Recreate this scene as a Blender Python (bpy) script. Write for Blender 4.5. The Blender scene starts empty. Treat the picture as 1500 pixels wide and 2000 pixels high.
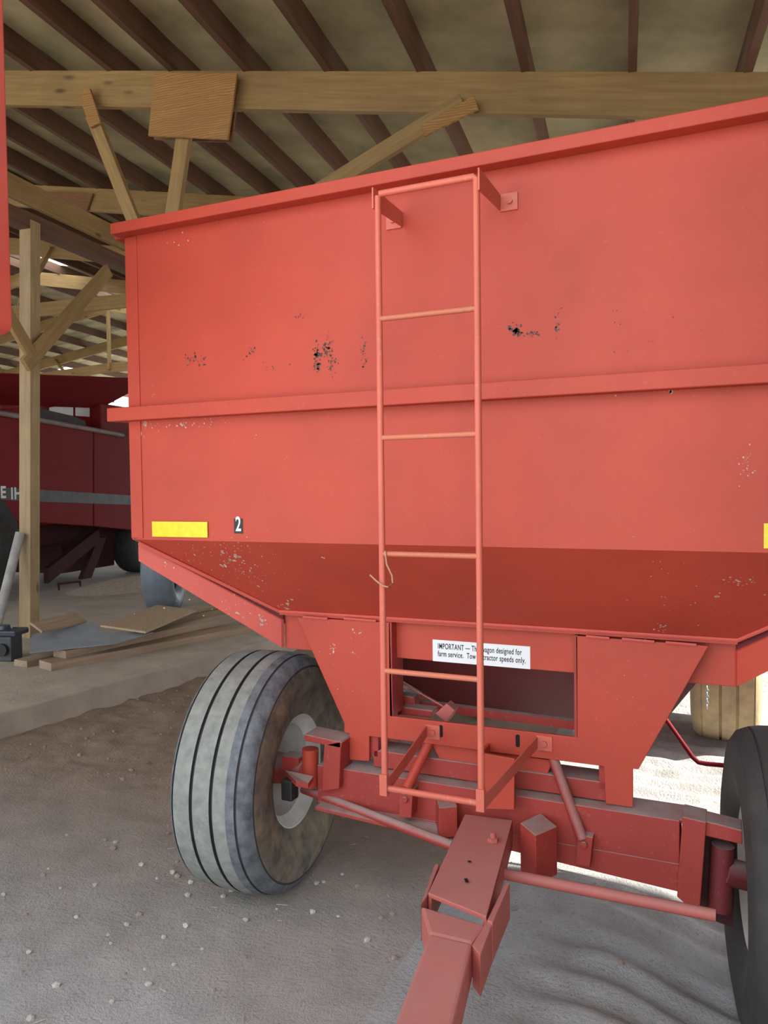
import bpy, bmesh, math, random
import numpy as np
from mathutils import Matrix, Vector

SC = bpy.context.scene
COL = SC.collection
# ------------------------------------------------------------------ camera
YAW, PITCH, ROLL = [math.radians(a) for a in (23.86, -1.896, -0.7026)]
F = 1500.0
CAM = np.array([0.737, -2.15, 1.5])
def cam_axes():
    cy, sy = math.cos(YAW), math.sin(YAW)
    right = np.array([cy, sy, 0.]); fw = np.array([-sy, cy, 0.]); up = np.array([0, 0, 1.])
    cp, sp = math.cos(PITCH), math.sin(PITCH)
    fw2 = fw * cp + up * sp; up2 = up * cp - fw * sp
    cr, sr = math.cos(ROLL), math.sin(ROLL)
    return right * cr + up2 * sr, up2 * cr - right * sr, fw2
AX_R, AX_U, AX_F = cam_axes()
cd = bpy.data.cameras.new('camera'); co = bpy.data.objects.new('camera', cd); COL.objects.link(co)
cd.sensor_width = 36; cd.lens = F / 2000 * 36; cd.clip_start = 0.05; cd.clip_end = 500
co.matrix_world = Matrix(((AX_R[0], AX_U[0], -AX_F[0], CAM[0]), (AX_R[1], AX_U[1], -AX_F[1], CAM[1]),
                          (AX_R[2], AX_U[2], -AX_F[2], CAM[2]), (0, 0, 0, 1)))
SC.camera = co

# ------------------------------------------------------------------ light and exposure
vs = SC.view_settings
vs.view_transform = 'Standard'; vs.look = 'None'; vs.gamma = 1.0; vs.use_curve_mapping = False
vs.exposure = 0.85
w = bpy.data.worlds.new('world'); SC.world = w; w.use_nodes = True
bg = w.node_tree.nodes['Background']
bg.inputs['Color'].default_value = (0.86, 0.93, 1.0, 1); bg.inputs['Strength'].default_value = 1.9
sd = bpy.data.lights.new('sun', 'SUN'); sun = bpy.data.objects.new('sun', sd); COL.objects.link(sun)
sd.energy = 8.0; sd.angle = math.radians(0.6); sd.color = (1.0, 0.95, 0.86)
BARN_A = math.radians(6.6)
_sb = (0.74, 0.02, 0.67)                                     # sun direction in the barn's axes (right, into the shed, up)
SUN_FROM = Vector((_sb[0] * math.cos(BARN_A) - _sb[1] * math.sin(BARN_A), _sb[0] * math.sin(BARN_A) + _sb[1] * math.cos(BARN_A), _sb[2]))
sun.rotation_euler = SUN_FROM.to_track_quat('Z', 'Y').to_euler()
sun.location = (0, 0, 12)

# ------------------------------------------------------------------ pixel -> place (1500 x 2000 frame)
def ray(px, py): return AX_R * (px - 750) / F - AX_U * (py - 1000) / F + AX_F
def pY(p, y): d = ray(*p); return CAM + d * ((y - CAM[1]) / d[1])
def pZ(p, z): d = ray(*p); return CAM + d * ((z - CAM[2]) / d[2])
# the barn stands 6.6 degrees askew to the wagon
BA = math.radians(6.6)
BXV = np.array([math.cos(BA), math.sin(BA), 0]); BYV = np.array([-math.sin(BA), math.cos(BA), 0])
ORG = np.array([CAM[0], CAM[1], 0.])
def BW(bx, by, z): return ORG + BXV * bx + BYV * by + np.array([0, 0, z])
def pBY(p, by): d = ray(*p); return CAM + d * (by / (d @ BYV))
def pBX(p, bx): d = ray(*p); return CAM + d * (bx / (d @ BXV))
BROT = Matrix.Rotation(BA, 3, 'Z')

# ------------------------------------------------------------------ mesh helpers
class MB:
    def __init__(s): s.v = []; s.f = []; s.m = []; s.mi = 0
    def add(s, vs_, fs):
        b = len(s.v); s.v += [tuple(float(c) for c in v) for v in vs_]
        for f in fs: s.f.append([i + b for i in f]); s.m.append(s.mi)
        return s
    def box(s, c, size, rot=None):
        h = [q / 2 for q in size]; P = []
        for x in (-1, 1):
            for y in (-1, 1):
                for z in (-1, 1):
                    q = Vector((x * h[0], y * h[1], z * h[2]))
                    if rot: q = rot @ q
                    P.append((c[0] + q.x, c[1] + q.y, c[2] + q.z))
        return s.add(P, [(0, 1, 3, 2), (4, 6, 7, 5), (0, 4, 5, 1), (2, 3, 7, 6), (0, 2, 6, 4), (1, 5, 7, 3)])
    def span(s, a, b): return s.box([(a[i] + b[i]) / 2 for i in range(3)], [abs(b[i] - a[i]) for i in range(3)])
    def prism(s, pts, vec):
        n = len(pts); vec = np.array(vec); A = [np.array(p) for p in pts]; Bq = [a + vec for a in A]
        return s.add(A + Bq, [list(range(n))[::-1], list(range(n, 2 * n))] + [(i, (i + 1) % n, n + (i + 1) % n, n + i) for i in range(n)])
    def hull8(s, top4, bot4):
        return s.add(list(bot4) + list(top4), [(3, 2, 1, 0), (4, 5, 6, 7)] + [(i, (i + 1) % 4, 4 + (i + 1) % 4, 4 + i) for i in range(4)])
    def tube(s, pts, r, n=10, caps=True):
        pts = [Vector(tuple(float(c) for c in p)) for p in pts]; rings = []
        for i, p in enumerate(pts):
            t = (pts[min(i + 1, len(pts) - 1)] - pts[max(i - 1, 0)]).normalized()
            a = Vector((0, 0, 1)) if abs(t.z) < 0.9 else Vector((1, 0, 0))
            u = t.cross(a).normalized(); v = t.cross(u).normalized()
            rr = r[i] if isinstance(r, (list, tuple)) else r
            rings.append([p + (u * math.cos(q) + v * math.sin(q)) * rr for q in [2 * math.pi * k / n for k in range(n)]])
        V = [q for R_ in rings for q in R_]; Fc = []
        for i in range(len(pts) - 1):
            for k in range(n): Fc.append((i * n + k, i * n + (k + 1) % n, (i + 1) * n + (k + 1) % n, (i + 1) * n + k))
        if caps: Fc += [list(range(n))[::-1], list(range((len(pts) - 1) * n, len(pts) * n))]
        return s.add(V, Fc)
    def lathe(s, prof, n=64, mats=None, closed=False):     # prof: (axis x, radius); axis = local x
        V = []
        for x, r in prof:
            for k in range(n):
                q = 2 * math.pi * k / n; V.append((x, r * math.cos(q), r * math.sin(q)))
        b = len(s.v); s.v += V; m = len(prof)
        for i in range(m if closed else m - 1):
            j = (i + 1) % m
            for k in range(n):
                s.f.append([b + i * n + k, b + i * n + (k + 1) % n, b + j * n + (k + 1) % n, b + j * n + k])
                s.m.append(mats[i] if mats else s.mi)
        return s
    def strap(s, a, b, wv, tv):                              # flat bar a->b, width vector, thickness vector
        a, b, wv, tv = [np.array(q, float) for q in (a, b, wv, tv)]
        return s.hull8([a + wv / 2, b + wv / 2, b + wv / 2 + tv, a + wv / 2 + tv], [a - wv / 2, b - wv / 2, b - wv / 2 + tv, a - wv / 2 + tv])
    def mesh(s, name, mats, smooth=False):
        me = bpy.data.meshes.new(name); me.from_pydata(s.v, [], s.f)
        for m in (mats if isinstance(mats, (list, tuple)) else [mats]): me.materials.append(m)
        me.polygons.foreach_set('material_index', s.m)
        bm = bmesh.new(); bm.from_mesh(me); bmesh.ops.recalc_face_normals(bm, faces=bm.faces); bm.to_mesh(me); bm.free()
        if smooth:
            me.polygons.foreach_set('use_smooth', [True] * len(me.polygons))
            me.set_sharp_from_angle(angle=math.radians(38))
        return me

def tag(o, label=None, cat=None, group=None, kind=None):
    if label: o['label'] = label
    if cat: o['category'] = cat
    if group: o['group'] = group
    if kind: o['kind'] = kind
    return o
def thing(name, label, cat, loc=(0, 0, 0), group=None, kind=None):
    o = bpy.data.objects.new(name, None); COL.objects.link(o); o.location = [float(c) for c in loc]
    o.empty_display_size = 0.1
    return tag(o, label, cat, group, kind)
def root_inv(p):
    if p is not None and p.type == 'EMPTY': return Matrix.Translation(p.location).inverted()
    return Matrix.Identity(4)
def put(name, me, parent=None, mat4=None, bevel=0, solid=0):
    o = bpy.data.objects.new(name, me); COL.objects.link(o)
    if parent is not None: o.parent = parent; o.matrix_parent_inverse = root_inv(parent)
    if mat4 is not None: o.matrix_basis = mat4
    if solid:
        m = o.modifiers.new('skin', 'SOLIDIFY'); m.thickness = solid; m.offset = -1
    if bevel:
        m = o.modifiers.new('edge', 'BEVEL'); m.width = bevel; m.segments = 2; m.limit_method = 'ANGLE'; m.angle_limit = math.radians(40)
    return o
def part(name, mb, mats, parent=None, smooth=False, bevel=0, solid=0, label=None, kind=None, mat4=None):
    o = put(name, mb.mesh(name, mats, smooth), parent, mat4, bevel, solid)
    if label: o['label'] = label
    if kind: o['kind'] = kind
    return o
def frame(a, b, upv=(0, 0, 1)):                               # local x along a->b, origin at a
    a = Vector(tuple(float(c) for c in a)); b = Vector(tuple(float(c) for c in b)); x = (b - a).normalized()
    y = Vector(tuple(float(c) for c in upv)).cross(x).normalized(); z = x.cross(y)
    m = Matrix((x, y, z)).transposed().to_4x4(); m.translation = a
    return m, (b - a).length
def beam(name, a, b, wid, hgt, mat, parent=None, upv=(0, 0, 1), bevel=0.004, **k):   # a,b = axis ends
    m, L = frame(a, b, upv)
    mb = MB().span((0, -wid / 2, -hgt / 2), (L, wid / 2, hgt / 2))
    return part(name, mb, mat, parent, mat4=m, bevel=bevel, **k)

# ------------------------------------------------------------------ materials
def new_mat(name):
    m = bpy.data.materials.new(name); m.use_nodes = True
    nt = m.node_tree; return m, nt, nt.nodes['Principled BSDF']
def N(nt, t, **k):
    n = nt.nodes.new(t)
    for a, b in k.items():
        if a in n.inputs: n.inputs[a].default_value = b
        else: setattr(n, a, b)
    return n
def noise(nt, vec, scale, detail=4, rough=0.55):
    n = N(nt, 'ShaderNodeTexNoise'); n.inputs['Scale'].default_value = scale; n.inputs['Detail'].default_value = detail; n.inputs['Roughness'].default_value = rough
    nt.links.new(vec, n.inputs['Vector']); return n.outputs['Fac']
def ramp(nt, fac, stops):
    r = nt.nodes.new('ShaderNodeValToRGB'); e = r.color_ramp.elements
    while len(e) < len(stops): e.new(0.5)
    for q, (p, c) in zip(e, stops): q.position = p; q.color = (*c, 1) if len(c) == 3 else c
    nt.links.new(fac, r.inputs['Fac']); return r.outputs['Color']
def mix(nt, fac, a, b):
    n = nt.nodes.new('ShaderNodeMix'); n.data_type = 'RGBA'
    for sock, v in ((n.inputs[0], fac), (n.inputs[6], a), (n.inputs[7], b)):
        if isinstance(v, (int, float)): sock.default_value = v
        elif isinstance(v, tuple): sock.default_value = (*v, 1) if len(v) == 3 else v
        else: nt.links.new(v, sock)
    return n.outputs[2]
def bump(nt, bsdf, h, strength, dist=0.01):
    b = nt.nodes.new('ShaderNodeBump'); b.inputs['Strength'].default_value = strength; b.inputs['Distance'].default_value = dist
    nt.links.new(h, b.inputs['Height']); nt.links.new(b.outputs['Normal'], bsdf.inputs['Normal'])
def coords(nt, scale=(1, 1, 1)):
    t = nt.nodes.new('ShaderNodeTexCoord'); mp = nt.nodes.new('ShaderNodeMapping'); mp.inputs['Scale'].default_value = scale
    nt.links.new(t.outputs['Object'], mp.inputs['Vector']); return mp.outputs['Vector']
def plain(name, col, rough=0.6, col2=None, scale=8, amt=0.35, bmp=0.0, bscale=60, metal=0.0):
    m, nt, b = new_mat(name); v = coords(nt)
    c2 = col2 or tuple(c * (1 - amt) for c in col)
    f = noise(nt, v, scale, 6, 0.6)
    nt.links.new(ramp(nt, f, [(0.32, c2), (0.68, col)]), b.inputs['Base Color'])
    b.inputs['Roughness'].default_value = rough; b.inputs['Metallic'].default_value = metal
    if bmp: bump(nt, b, noise(nt, v, bscale, 5, 0.6), bmp, 0.01)
    return m
def red_paint(name, col, dust=(0.40, 0.27, 0.22), dusty=0.0, chalk=0.25, rough=0.5):
    m, nt, b = new_mat(name); v = coords(nt); b.inputs['Specular IOR Level'].default_value = 0.40
    big = noise(nt, v, 2.2, 5, 0.6); fine = noise(nt, v, 55, 3, 0.7)
    c = ramp(nt, big, [(0.3, tuple(q * 0.86 for q in col)), (0.7, tuple(min(1, q * 1.10) for q in col))])
    speck = ramp(nt, fine, [(0.60, (0, 0, 0)), (0.78, (chalk, chalk, chalk))])
    c = mix(nt, speck, c, dust)
    if dusty:
        geo = nt.nodes.new('ShaderNodeNewGeometry'); sx = nt.nodes.new('ShaderNodeSeparateXYZ')
        nt.links.new(geo.outputs['Normal'], sx.inputs[0])
        mul = N(nt, 'ShaderNodeMath', operation='MULTIPLY'); nt.links.new(sx.outputs['Z'], mul.inputs[0]); mul.inputs[1].default_value = dusty; mul.use_clamp = True
        nz = noise(nt, v, 14, 6, 0.65)
        mu2 = N(nt, 'ShaderNodeMath', operation='MULTIPLY'); nt.links.new(mul.outputs[0], mu2.inputs[0])
        nt.links.new(ramp(nt, nz, [(0.25, (0.45, 0.45, 0.45)), (0.6, (1, 1, 1))]), mu2.inputs[1])
        c = mix(nt, mu2.outputs[0], c, (0.33, 0.29, 0.27))
    nt.links.new(c, b.inputs['Base Color'])
    b.inputs['Roughness'].default_value = rough
    bump(nt, b, noise(nt, v, 130, 3, 0.6), 0.06, 0.004)
    return m
def wood(name, light, dark, knots=True, rough=0.75, ring=0.0):
    m, nt, b = new_mat(name); v = coords(nt, (1.3, 22, 22)); v0 = coords(nt)
    f = noise(nt, v, 1.6, 6, 0.65)
    c = ramp(nt, f, [(0.30, dark), (0.52, tuple((a + q) / 2 for a, q in zip(light, dark))), (0.74, light)])
    g = noise(nt, v0, 1.7, 4, 0.6)
    c = mix(nt, ramp(nt, g, [(0.35, (0, 0, 0)), (0.7, (0.45, 0.45, 0.45))]), c, tuple(q * 0.62 for q in dark))
    if knots:
        vk = coords(nt, (2.3, 7, 7)); vo = nt.nodes.new('ShaderNodeTexVoronoi'); vo.inputs['Scale'].default_value = 1.0
        nt.links.new(vk, vo.inputs['Vector'])
        k = ramp(nt, vo.outputs['Distance'], [(0.07, (0.85, 0.85, 0.85)), (0.16, (0, 0, 0))])
        c = mix(nt, k, c, tuple(q * 0.33 for q in dark))
    if ring:
        wv = nt.nodes.new('ShaderNodeTexWave'); wv.inputs['Scale'].default_value = ring; wv.inputs['Distortion'].default_value = 7; wv.inputs['Detail'].default_value = 2.5; wv.inputs['Detail Scale'].default_value = 0.8
        wv.bands_direction = 'Z'
        nt.links.new(coords(nt, (0.5, 1, 1.3)), wv.inputs['Vector'])
        c = mix(nt, ramp(nt, wv.outputs['Fac'], [(0.25, (0.75, 0.75, 0.75)), (0.5, (0, 0, 0))]), c, tuple(q * 0.75 for q in dark))
    nt.links.new(c, b.inputs['Base Color']); b.inputs['Roughness'].default_value = rough
    bump(nt, b, f, 0.25, 0.004)
    return m

RED = red_paint('red_paint', (0.47, 0.060, 0.034), chalk=0.18, rough=0.55)
RED_D = red_paint('red_paint_dusty', (0.36, 0.045, 0.034), dusty=1.0, chalk=0.35, rough=0.6)
RED_TONGUE = red_paint('faded_red_paint', (0.47, 0.12, 0.10), dusty=0.35, chalk=0.25, rough=0.62)
UNDER = red_paint('shaded_underside', (0.055, 0.012, 0.013), chalk=0.1, rough=0.8)  # near-black red puts the shade under the combine into the colour
PINK = red_paint('chalky_lit_red_paint', (0.60, 0.105, 0.080), chalk=0.35, rough=0.55)  # paler red, also carries the bright light on the left hip strip
LADDER = red_paint('ladder_red_paint', (0.60, 0.14, 0.095), dust=(0.50, 0.34, 0.22), chalk=0.55, rough=0.5)
RUNG = red_paint('worn_rung_paint', (0.56, 0.17, 0.10), dust=(0.48, 0.34, 0.2), chalk=0.9, rough=0.55)
MAROON = red_paint('shaded_red_paint', (0.16, 0.022, 0.025), dusty=0.6, chalk=0.2, rough=0.6)  # darker red copy: shade of hopper recess and right kingpin put into colour
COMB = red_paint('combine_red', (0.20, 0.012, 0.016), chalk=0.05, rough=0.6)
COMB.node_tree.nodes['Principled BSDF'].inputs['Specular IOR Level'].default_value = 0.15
TIMBER = wood('timber', (0.43, 0.29, 0.12), (0.27, 0.165, 0.06))
TIMBER_P = wood('post_timber', (0.50, 0.38, 0.22), (0.32, 0.22, 0.11))
TIMBER_OLD = wood('old_purlin_timber', (0.20, 0.10, 0.06), (0.11, 0.055, 0.035), knots=False)
PLY = wood('plywood', (0.52, 0.30, 0.11), (0.34, 0.17, 0.05), knots=False, ring=16)
PLY_D = wood('dark_plywood', (0.33, 0.16, 0.07), (0.2, 0.09, 0.04), knots=False, ring=14)
BOARD = wood('weathered_board', (0.44, 0.33, 0.23), (0.28, 0.19, 0.12), knots=False)
OSB = plain('particle_board', (0.50, 0.38, 0.24), 0.8, (0.36, 0.25, 0.15), scale=70)
BLACK = plain('black_iron', (0.022, 0.02, 0.02), 0.6)
DARK = plain('dark_hole', (0.008, 0.006, 0.006), 0.9)
STEEL = plain('galvanized_steel', (0.42, 0.43, 0.44), 0.4, (0.28, 0.29, 0.31), scale=14, metal=0.7)
WHITE = plain('white_rim_paint', (0.72, 0.76, 0.72), 0.55, (0.5, 0.48, 0.42), scale=9)
LABEL = plain('white_label_and_sky', (0.82, 0.85, 0.87), 0.35, (0.78, 0.80, 0.82), scale=5)
INK = plain('black_ink', (0.015, 0.015, 0.018), 0.5)
YELLOW = plain('yellow_reflective_tape', (0.86, 0.68, 0.01), 0.3, (0.74, 0.56, 0.005), scale=40)
SPLAT = plain('dried_mud_splatter', (0.62, 0.46, 0.38), 0.9, (0.48, 0.31, 0.24), scale=40)
CHIP = plain('bare_metal_chip', (0.10, 0.075, 0.065), 0.7, (0.045, 0.03, 0.028), scale=60)
WIRE = plain('rusty_wire', (0.48, 0.25, 0.16), 0.5)
SHEET = plain('bluish_sheet_metal', (0.36, 0.42, 0.47), 0.4, (0.27, 0.31, 0.35), scale=6, metal=0.3)
DKBLUE = plain('dark_blue_paint', (0.04, 0.055, 0.075), 0.35)
PIPE = plain('grey_pipe', (0.36, 0.35, 0.32), 0.5)
STRAW = plain('pale_straw', (0.62, 0.56, 0.46), 0.95, (0.40, 0.34, 0.26), scale=30, bmp=0.8, bscale=90)
TREAD = plain('dusty_tread_rubber', (0.29, 0.30, 0.27), 0.85, (0.19, 0.20, 0.185), scale=26, bmp=0.25, bscale=90)
SHOULDER = plain('tire_shoulder_rubber', (0.18, 0.20, 0.215), 0.75, (0.075, 0.085, 0.10), scale=24, bmp=0.3, bscale=80)
SIDEW = plain('muddy_sidewall_rubber', (0.25, 0.215, 0.145), 0.9, (0.08, 0.075, 0.07), scale=16, bmp=0.4, bscale=70)
GROOVE = plain('tread_groove_rubber', (0.05, 0.048, 0.05), 0.9)
TAN_T = plain('tan_dust_tread', (0.42, 0.31, 0.17), 0.9, (0.28, 0.21, 0.13), scale=14, bmp=0.3)
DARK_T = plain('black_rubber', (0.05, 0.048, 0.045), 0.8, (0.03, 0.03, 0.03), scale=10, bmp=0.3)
BLUE_T = plain('blue_grey_rubber', (0.17, 0.20, 0.235), 0.5, (0.12, 0.145, 0.18), scale=7)
PEB = plain('pale_pebble', (0.55, 0.54, 0.50), 0.9, (0.38, 0.35, 0.31), scale=50)

def dirt():
    m, nt, b = new_mat('dirt'); v = coords(nt)
    big = noise(nt, v, 0.55, 5, 0.6); mid = noise(nt, v, 4.5, 6, 0.65); fine = noise(nt, v, 90, 4, 0.7)
    t = nt.nodes.new('ShaderNodeTexCoord'); sx = nt.nodes.new('ShaderNodeSeparateXYZ'); nt.links.new(t.outputs['Object'], sx.inputs[0])
    mr = N(nt, 'ShaderNodeMapRange'); mr.inputs['From Min'].default_value = 0.0; mr.inputs['From Max'].default_value = 1.6
    ad = N(nt, 'ShaderNodeMath', operation='ADD'); nt.links.new(sx.outputs['Y'], ad.inputs[0]); nt.links.new(mid, ad.inputs[1])
    nt.links.new(ad.outputs[0], mr.inputs['Value'])
    lx = N(nt, 'ShaderNodeMath', operation='LESS_THAN'); nt.links.new(sx.outputs['X'], lx.inputs[0]); lx.inputs[1].default_value = -0.2
    mm = N(nt, 'ShaderNodeMath', operation='MULTIPLY'); nt.links.new(mr.outputs[0], mm.inputs[0]); nt.links.new(lx.outputs[0], mm.inputs[1])
    grey = ramp(nt, mid, [(0.3, (0.30, 0.295, 0.28)), (0.7, (0.43, 0.435, 0.43))])
    brown = ramp(nt, mid, [(0.3, (0.25, 0.18, 0.13)), (0.7, (0.37, 0.28, 0.21))])
    c = mix(nt, mm.outputs[0], grey, brown)
    c = mix(nt, ramp(nt, fine, [(0.30, (0.45, 0.45, 0.45)), (0.45, (0, 0, 0))]), c, (0.12, 0.095, 0.075))
    c = mix(nt, ramp(nt, fine, [(0.64, (0, 0, 0)), (0.76, (0.5, 0.5, 0.5))]), c, (0.46, 0.44, 0.41))
    nt.links.new(c, b.inputs['Base Color']); b.inputs['Roughness'].default_value = 0.95
    h = N(nt, 'ShaderNodeMath', operation='ADD'); nt.links.new(fine, h.inputs[0]); nt.links.new(noise(nt, v, 22, 5, 0.7), h.inputs[1])
    bump(nt, b, h.outputs[0], 0.55, 0.02)
    return m
DIRT = dirt()
FIELD = plain('sunlit_gravel', (0.50, 0.47, 0.42), 0.95, (0.38, 0.35, 0.30), scale=0.6)
CONC = plain('concrete', (0.50, 0.43, 0.35), 0.9, (0.36, 0.31, 0.25), scale=3.5, bmp=0.35, bscale=45)
ROOFM = plain('weathered_roof_sheet', (0.60, 0.53, 0.33), 0.8, (0.27, 0.255, 0.15), scale=1.6, bmp=0.15, bscale=25)
def translucent(name, col):
    m, nt, b = new_mat(name); nt.nodes.remove(b)
    t = N(nt, 'ShaderNodeBsdfTranslucent'); t.inputs['Color'].default_value = (*col, 1)
    d = N(nt, 'ShaderNodeBsdfDiffuse'); d.inputs['Color'].default_value = (*col, 1)
    mx = N(nt, 'ShaderNodeMixShader'); mx.inputs[0].default_value = 0.3
    nt.links.new(t.outputs[0], mx.inputs[1]); nt.links.new(d.outputs[0], mx.inputs[2])
    nt.links.new(mx.outputs[0], nt.nodes['Material Output'].inputs['Surface'])
    return m
SKYL = translucent('translucent_skylight', (0.85, 0.88, 0.9))
def glass():
    m, nt, b = new_mat('cab_glass'); b.inputs['Base Color'].default_value = (0.9, 0.93, 0.95, 1)
    b.inputs['Transmission Weight'].default_value = 1.0; b.inputs['Roughness'].default_value = 0.02; b.inputs['IOR'].default_value = 1.05
    return m
GLASS = glass()

# ================================================================== SETTING
rng = np.random.default_rng(7)
def value_noise(x, y, cell, seed):
    r = np.random.default_rng(seed); G = r.random((257, 257))
    u = x / cell + 100; v = y / cell + 100; i = np.floor(u).astype(int); j = np.floor(v).astype(int)
    fu = u - i; fv = v - j; fu = fu * fu * (3 - 2 * fu); fv = fv * fv * (3 - 2 * fv); i %= 256; j %= 256
    return (G[i, j] * (1 - fu) + G[i + 1, j] * fu) * (1 - fv) + (G[i, j + 1] * (1 - fu) + G[i + 1, j + 1] * fu) * fv - 0.5
def ground_z(x, y):
    x = np.asarray(x, float); y = np.asarray(y, float)
    z = 0.030 * value_noise(x, y, 0.9, 1) + 0.016 * value_noise(x, y, 0.28, 2) + 0.008 * value_noise(x, y, 0.09, 3)
    rough = np.clip((y - 0.2) / 1.0, 0, 1) * np.clip((-0.4 - x) / 0.4, 0, 1)
    z = z + rough * (0.022 * value_noise(x, y, 0.14, 4) + 0.018 * value_noise(x, y, 0.06, 5))
    rid = np.clip((x - 0.12) / 0.25, 0, 1) * np.clip((2.6 - x) / 0.5, 0, 1)
    ph = (y + 0.05 * value_noise(x, y, 0.5, 6) + 0.03 * x) * 2 * math.pi / 0.15
    s = np.sin(ph); z = z + rid * (0.015 * np.sign(s) * np.abs(s) ** 0.7 + 0.006 * value_noise(x, y, 0.07, 8))
    sm = np.clip((x - 0.35) / 0.45, 0, 1); sm = sm * sm * (3 - 2 * sm); fy = np.clip((1.9 - y) / 1.0, 0, 1); fy = fy * fy * (3 - 2 * fy)
    z = z - 0.10 * sm * fy
    fade = np.clip((x + 3.9) / 0.6, 0, 1)
    return (z - 0.012) * fade - 0.001 * (1 - fade)
x0, x1, y0, y1, st = -4.4, 3.4, -3.0, 5.4, 0.025
gx = np.arange(x0, x1 + 1e-6, st); gy = np.arange(y0, y1 + 1e-6, st)
GX, GY = np.meshgrid(gx, gy, indexing='ij'); edge = np.clip(np.minimum.reduce([GX - x0, x1 - GX, GY - y0, y1 - GY]) / 0.3, 0, 1)
GZ = ground_z(GX, GY) * edge
nx, ny = GX.shape
V = np.stack([GX, GY, GZ], -1).reshape(-1, 3)
I = np.arange(nx * ny).reshape(nx, ny)
Fq = np.stack([I[:-1, :-1], I[1:, :-1], I[1:, 1:], I[:-1, 1:]], -1).reshape(-1, 4)
me = bpy.data.meshes.new('floor'); me.from_pydata(V.tolist(), [], Fq.tolist()); me.materials.append(DIRT)
me.polygons.foreach_set('use_smooth', [True] * len(me.polygons))
floor = put('floor', me); tag(floor, 'grey brown packed dirt floor of the shed', 'floor', kind='structure')
# flat ground all round (frame of quads round the modelled patch)
G = MB(); o_ = 70
for a, b in (((-o_, -o_, 0), (x0, o_, 0)), ((x1, -o_, 0), (o_, o_, 0)), ((x0, -o_, 0), (x1, y0, 0)), ((x0, y1, 0), (x1, o_, 0))):
    G.add([(a[0], a[1], 0), (b[0], a[1], 0), (b[0], b[1], 0), (a[0], b[1], 0)], [(0, 1, 2, 3)])
part('yard', G, FIELD, floor)

# concrete slab whose edge runs past the lumber
SA = pZ((0, 1440), 0.0); SB = pZ((500, 1290), 0.0); sdv = (SB - SA) / np.linalg.norm(SB - SA)
SLAB = 0.145
pA = SA - sdv * 9; pB = SA + sdv * 13
sl = MB(); n_ = 90; top = []; 
pts = [pA + (pB - pA) * i / n_ for i in range(n_ + 1)]
perp = np.array([sdv[1], -sdv[0], 0])
pts = [p + perp * (0.012 * (rng.random() - 0.5)) for p in pts]
poly = [(p[0], p[1], -0.05) for p in pts] + [(-26, pB[1], -0.05), (-26, pA[1], -0.05)]
sl.prism(poly, (0, 0, SLAB + 0.05))
slab = part('concrete_slab', sl, CONC, bevel=0.008); tag(slab, 'raised concrete slab with a rough straight edge along the dirt', 'slab', kind='structure')

# ---------------------------------------------------------------- roof
RS = 0.171
def raf_z(bx): return 3.80 - RS * bx if bx > RIDGE else (3.80 - RS * RIDGE) - RS * (RIDGE - bx)
RIDGE = -10.7; EAVE_R = 2.8; EAVE_L = -22.0; FRONT = 0.0; BACK = 23.0
ceil = thing('ceiling', 'weathered sheet roof on timber purlins over the shed', 'roof', BW(0, 0, 3.8), kind='structure')
PH = 0.17
def purlin(bx, off=0):
    z = raf_z(bx) + PH / 2 - 0.002
    beam('purlin', BW(bx, FRONT, z), BW(bx, BACK, z), 0.045, PH, TIMBER_OLD, ceil, bevel=0)
# those crossing the near rafter stand where the photo shows them
for px in (-90, 65, 215, 335, 480, 637, 817, 1020, 1228, 1452, 1690):
    p = pBY((px, 146), 4.6) - ORG; purlin(float(p @ BXV) + 0.02)
bx = float((pBY((-90, 146), 4.6) - ORG) @ BXV) - 0.6
while bx > RIDGE + 1.3: purlin(bx); bx -= 0.62
purlin(RIDGE + 0.75); purlin(RIDGE + 0.05)
bx = float((pBY((1690, 146), 4.6) - ORG) @ BXV) + 0.62
while bx < EAVE_R: purlin(bx); bx += 0.6
bx = RIDGE - 0.3
while bx > EAVE_L: purlin(bx); bx -= 0.75
def sheet(by0, by1, bxa, bxb, dz, mat, name='roof_sheet'):
    mb = MB(); nseg = 1
    za, zb = raf_z(bxa) + PH + dz, raf_z(bxb) + PH + dz
    t = 0.004
    if mat is SKYL: return part(name, mb.add([BW(bxa, by0, za), BW(bxb, by0, zb), BW(bxb, by1, zb), BW(bxa, by1, za)], [(0, 1, 2, 3)]), mat, ceil)
    mb.hull8([BW(bxa, by0, za + t), BW(bxb, by0, zb + t), BW(bxb, by1, zb + t), BW(bxa, by1, za + t)],
             [BW(bxa, by0, za), BW(bxb, by0, zb), BW(bxb, by1, zb), BW(bxa, by1, za)])
    return part(name, mb, mat, ceil)
by = FRONT; k = 0; SW = 0.92
while by < BACK:
    dz = 0.006 * (k % 2)
    b1 = by + SW + 0.03
    sky = by > 8.5
    if sky:
        sheet(by, b1, EAVE_R, RIDGE + 1.3, dz, ROOFM)
        sheet(by, b1, RIDGE + 1.3, RIDGE + 0.02, dz, SKYL if k % 3 != 1 else ROOFM, 'skylight_panel' if k % 3 != 1 else 'roof_sheet')
        if k % 4 == 0:
            sheet(by, b1, RIDGE - 0.02, -15.0, dz, ROOFM); sheet(by, b1, -15.0, -17.0, dz, SKYL, 'skylight_panel'); sheet(by, b1, -17.0, EAVE_L, dz, ROOFM)
        else: sheet(by, b1, RIDGE - 0.02, EAVE_L, dz, ROOFM)
    else:
        sheet(by, b1, EAVE_R, RIDGE + 0.02, dz, ROOFM); sheet(by, b1, RIDGE - 0.02, EAVE_L, dz, ROOFM)
    by += SW; k += 1

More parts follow.
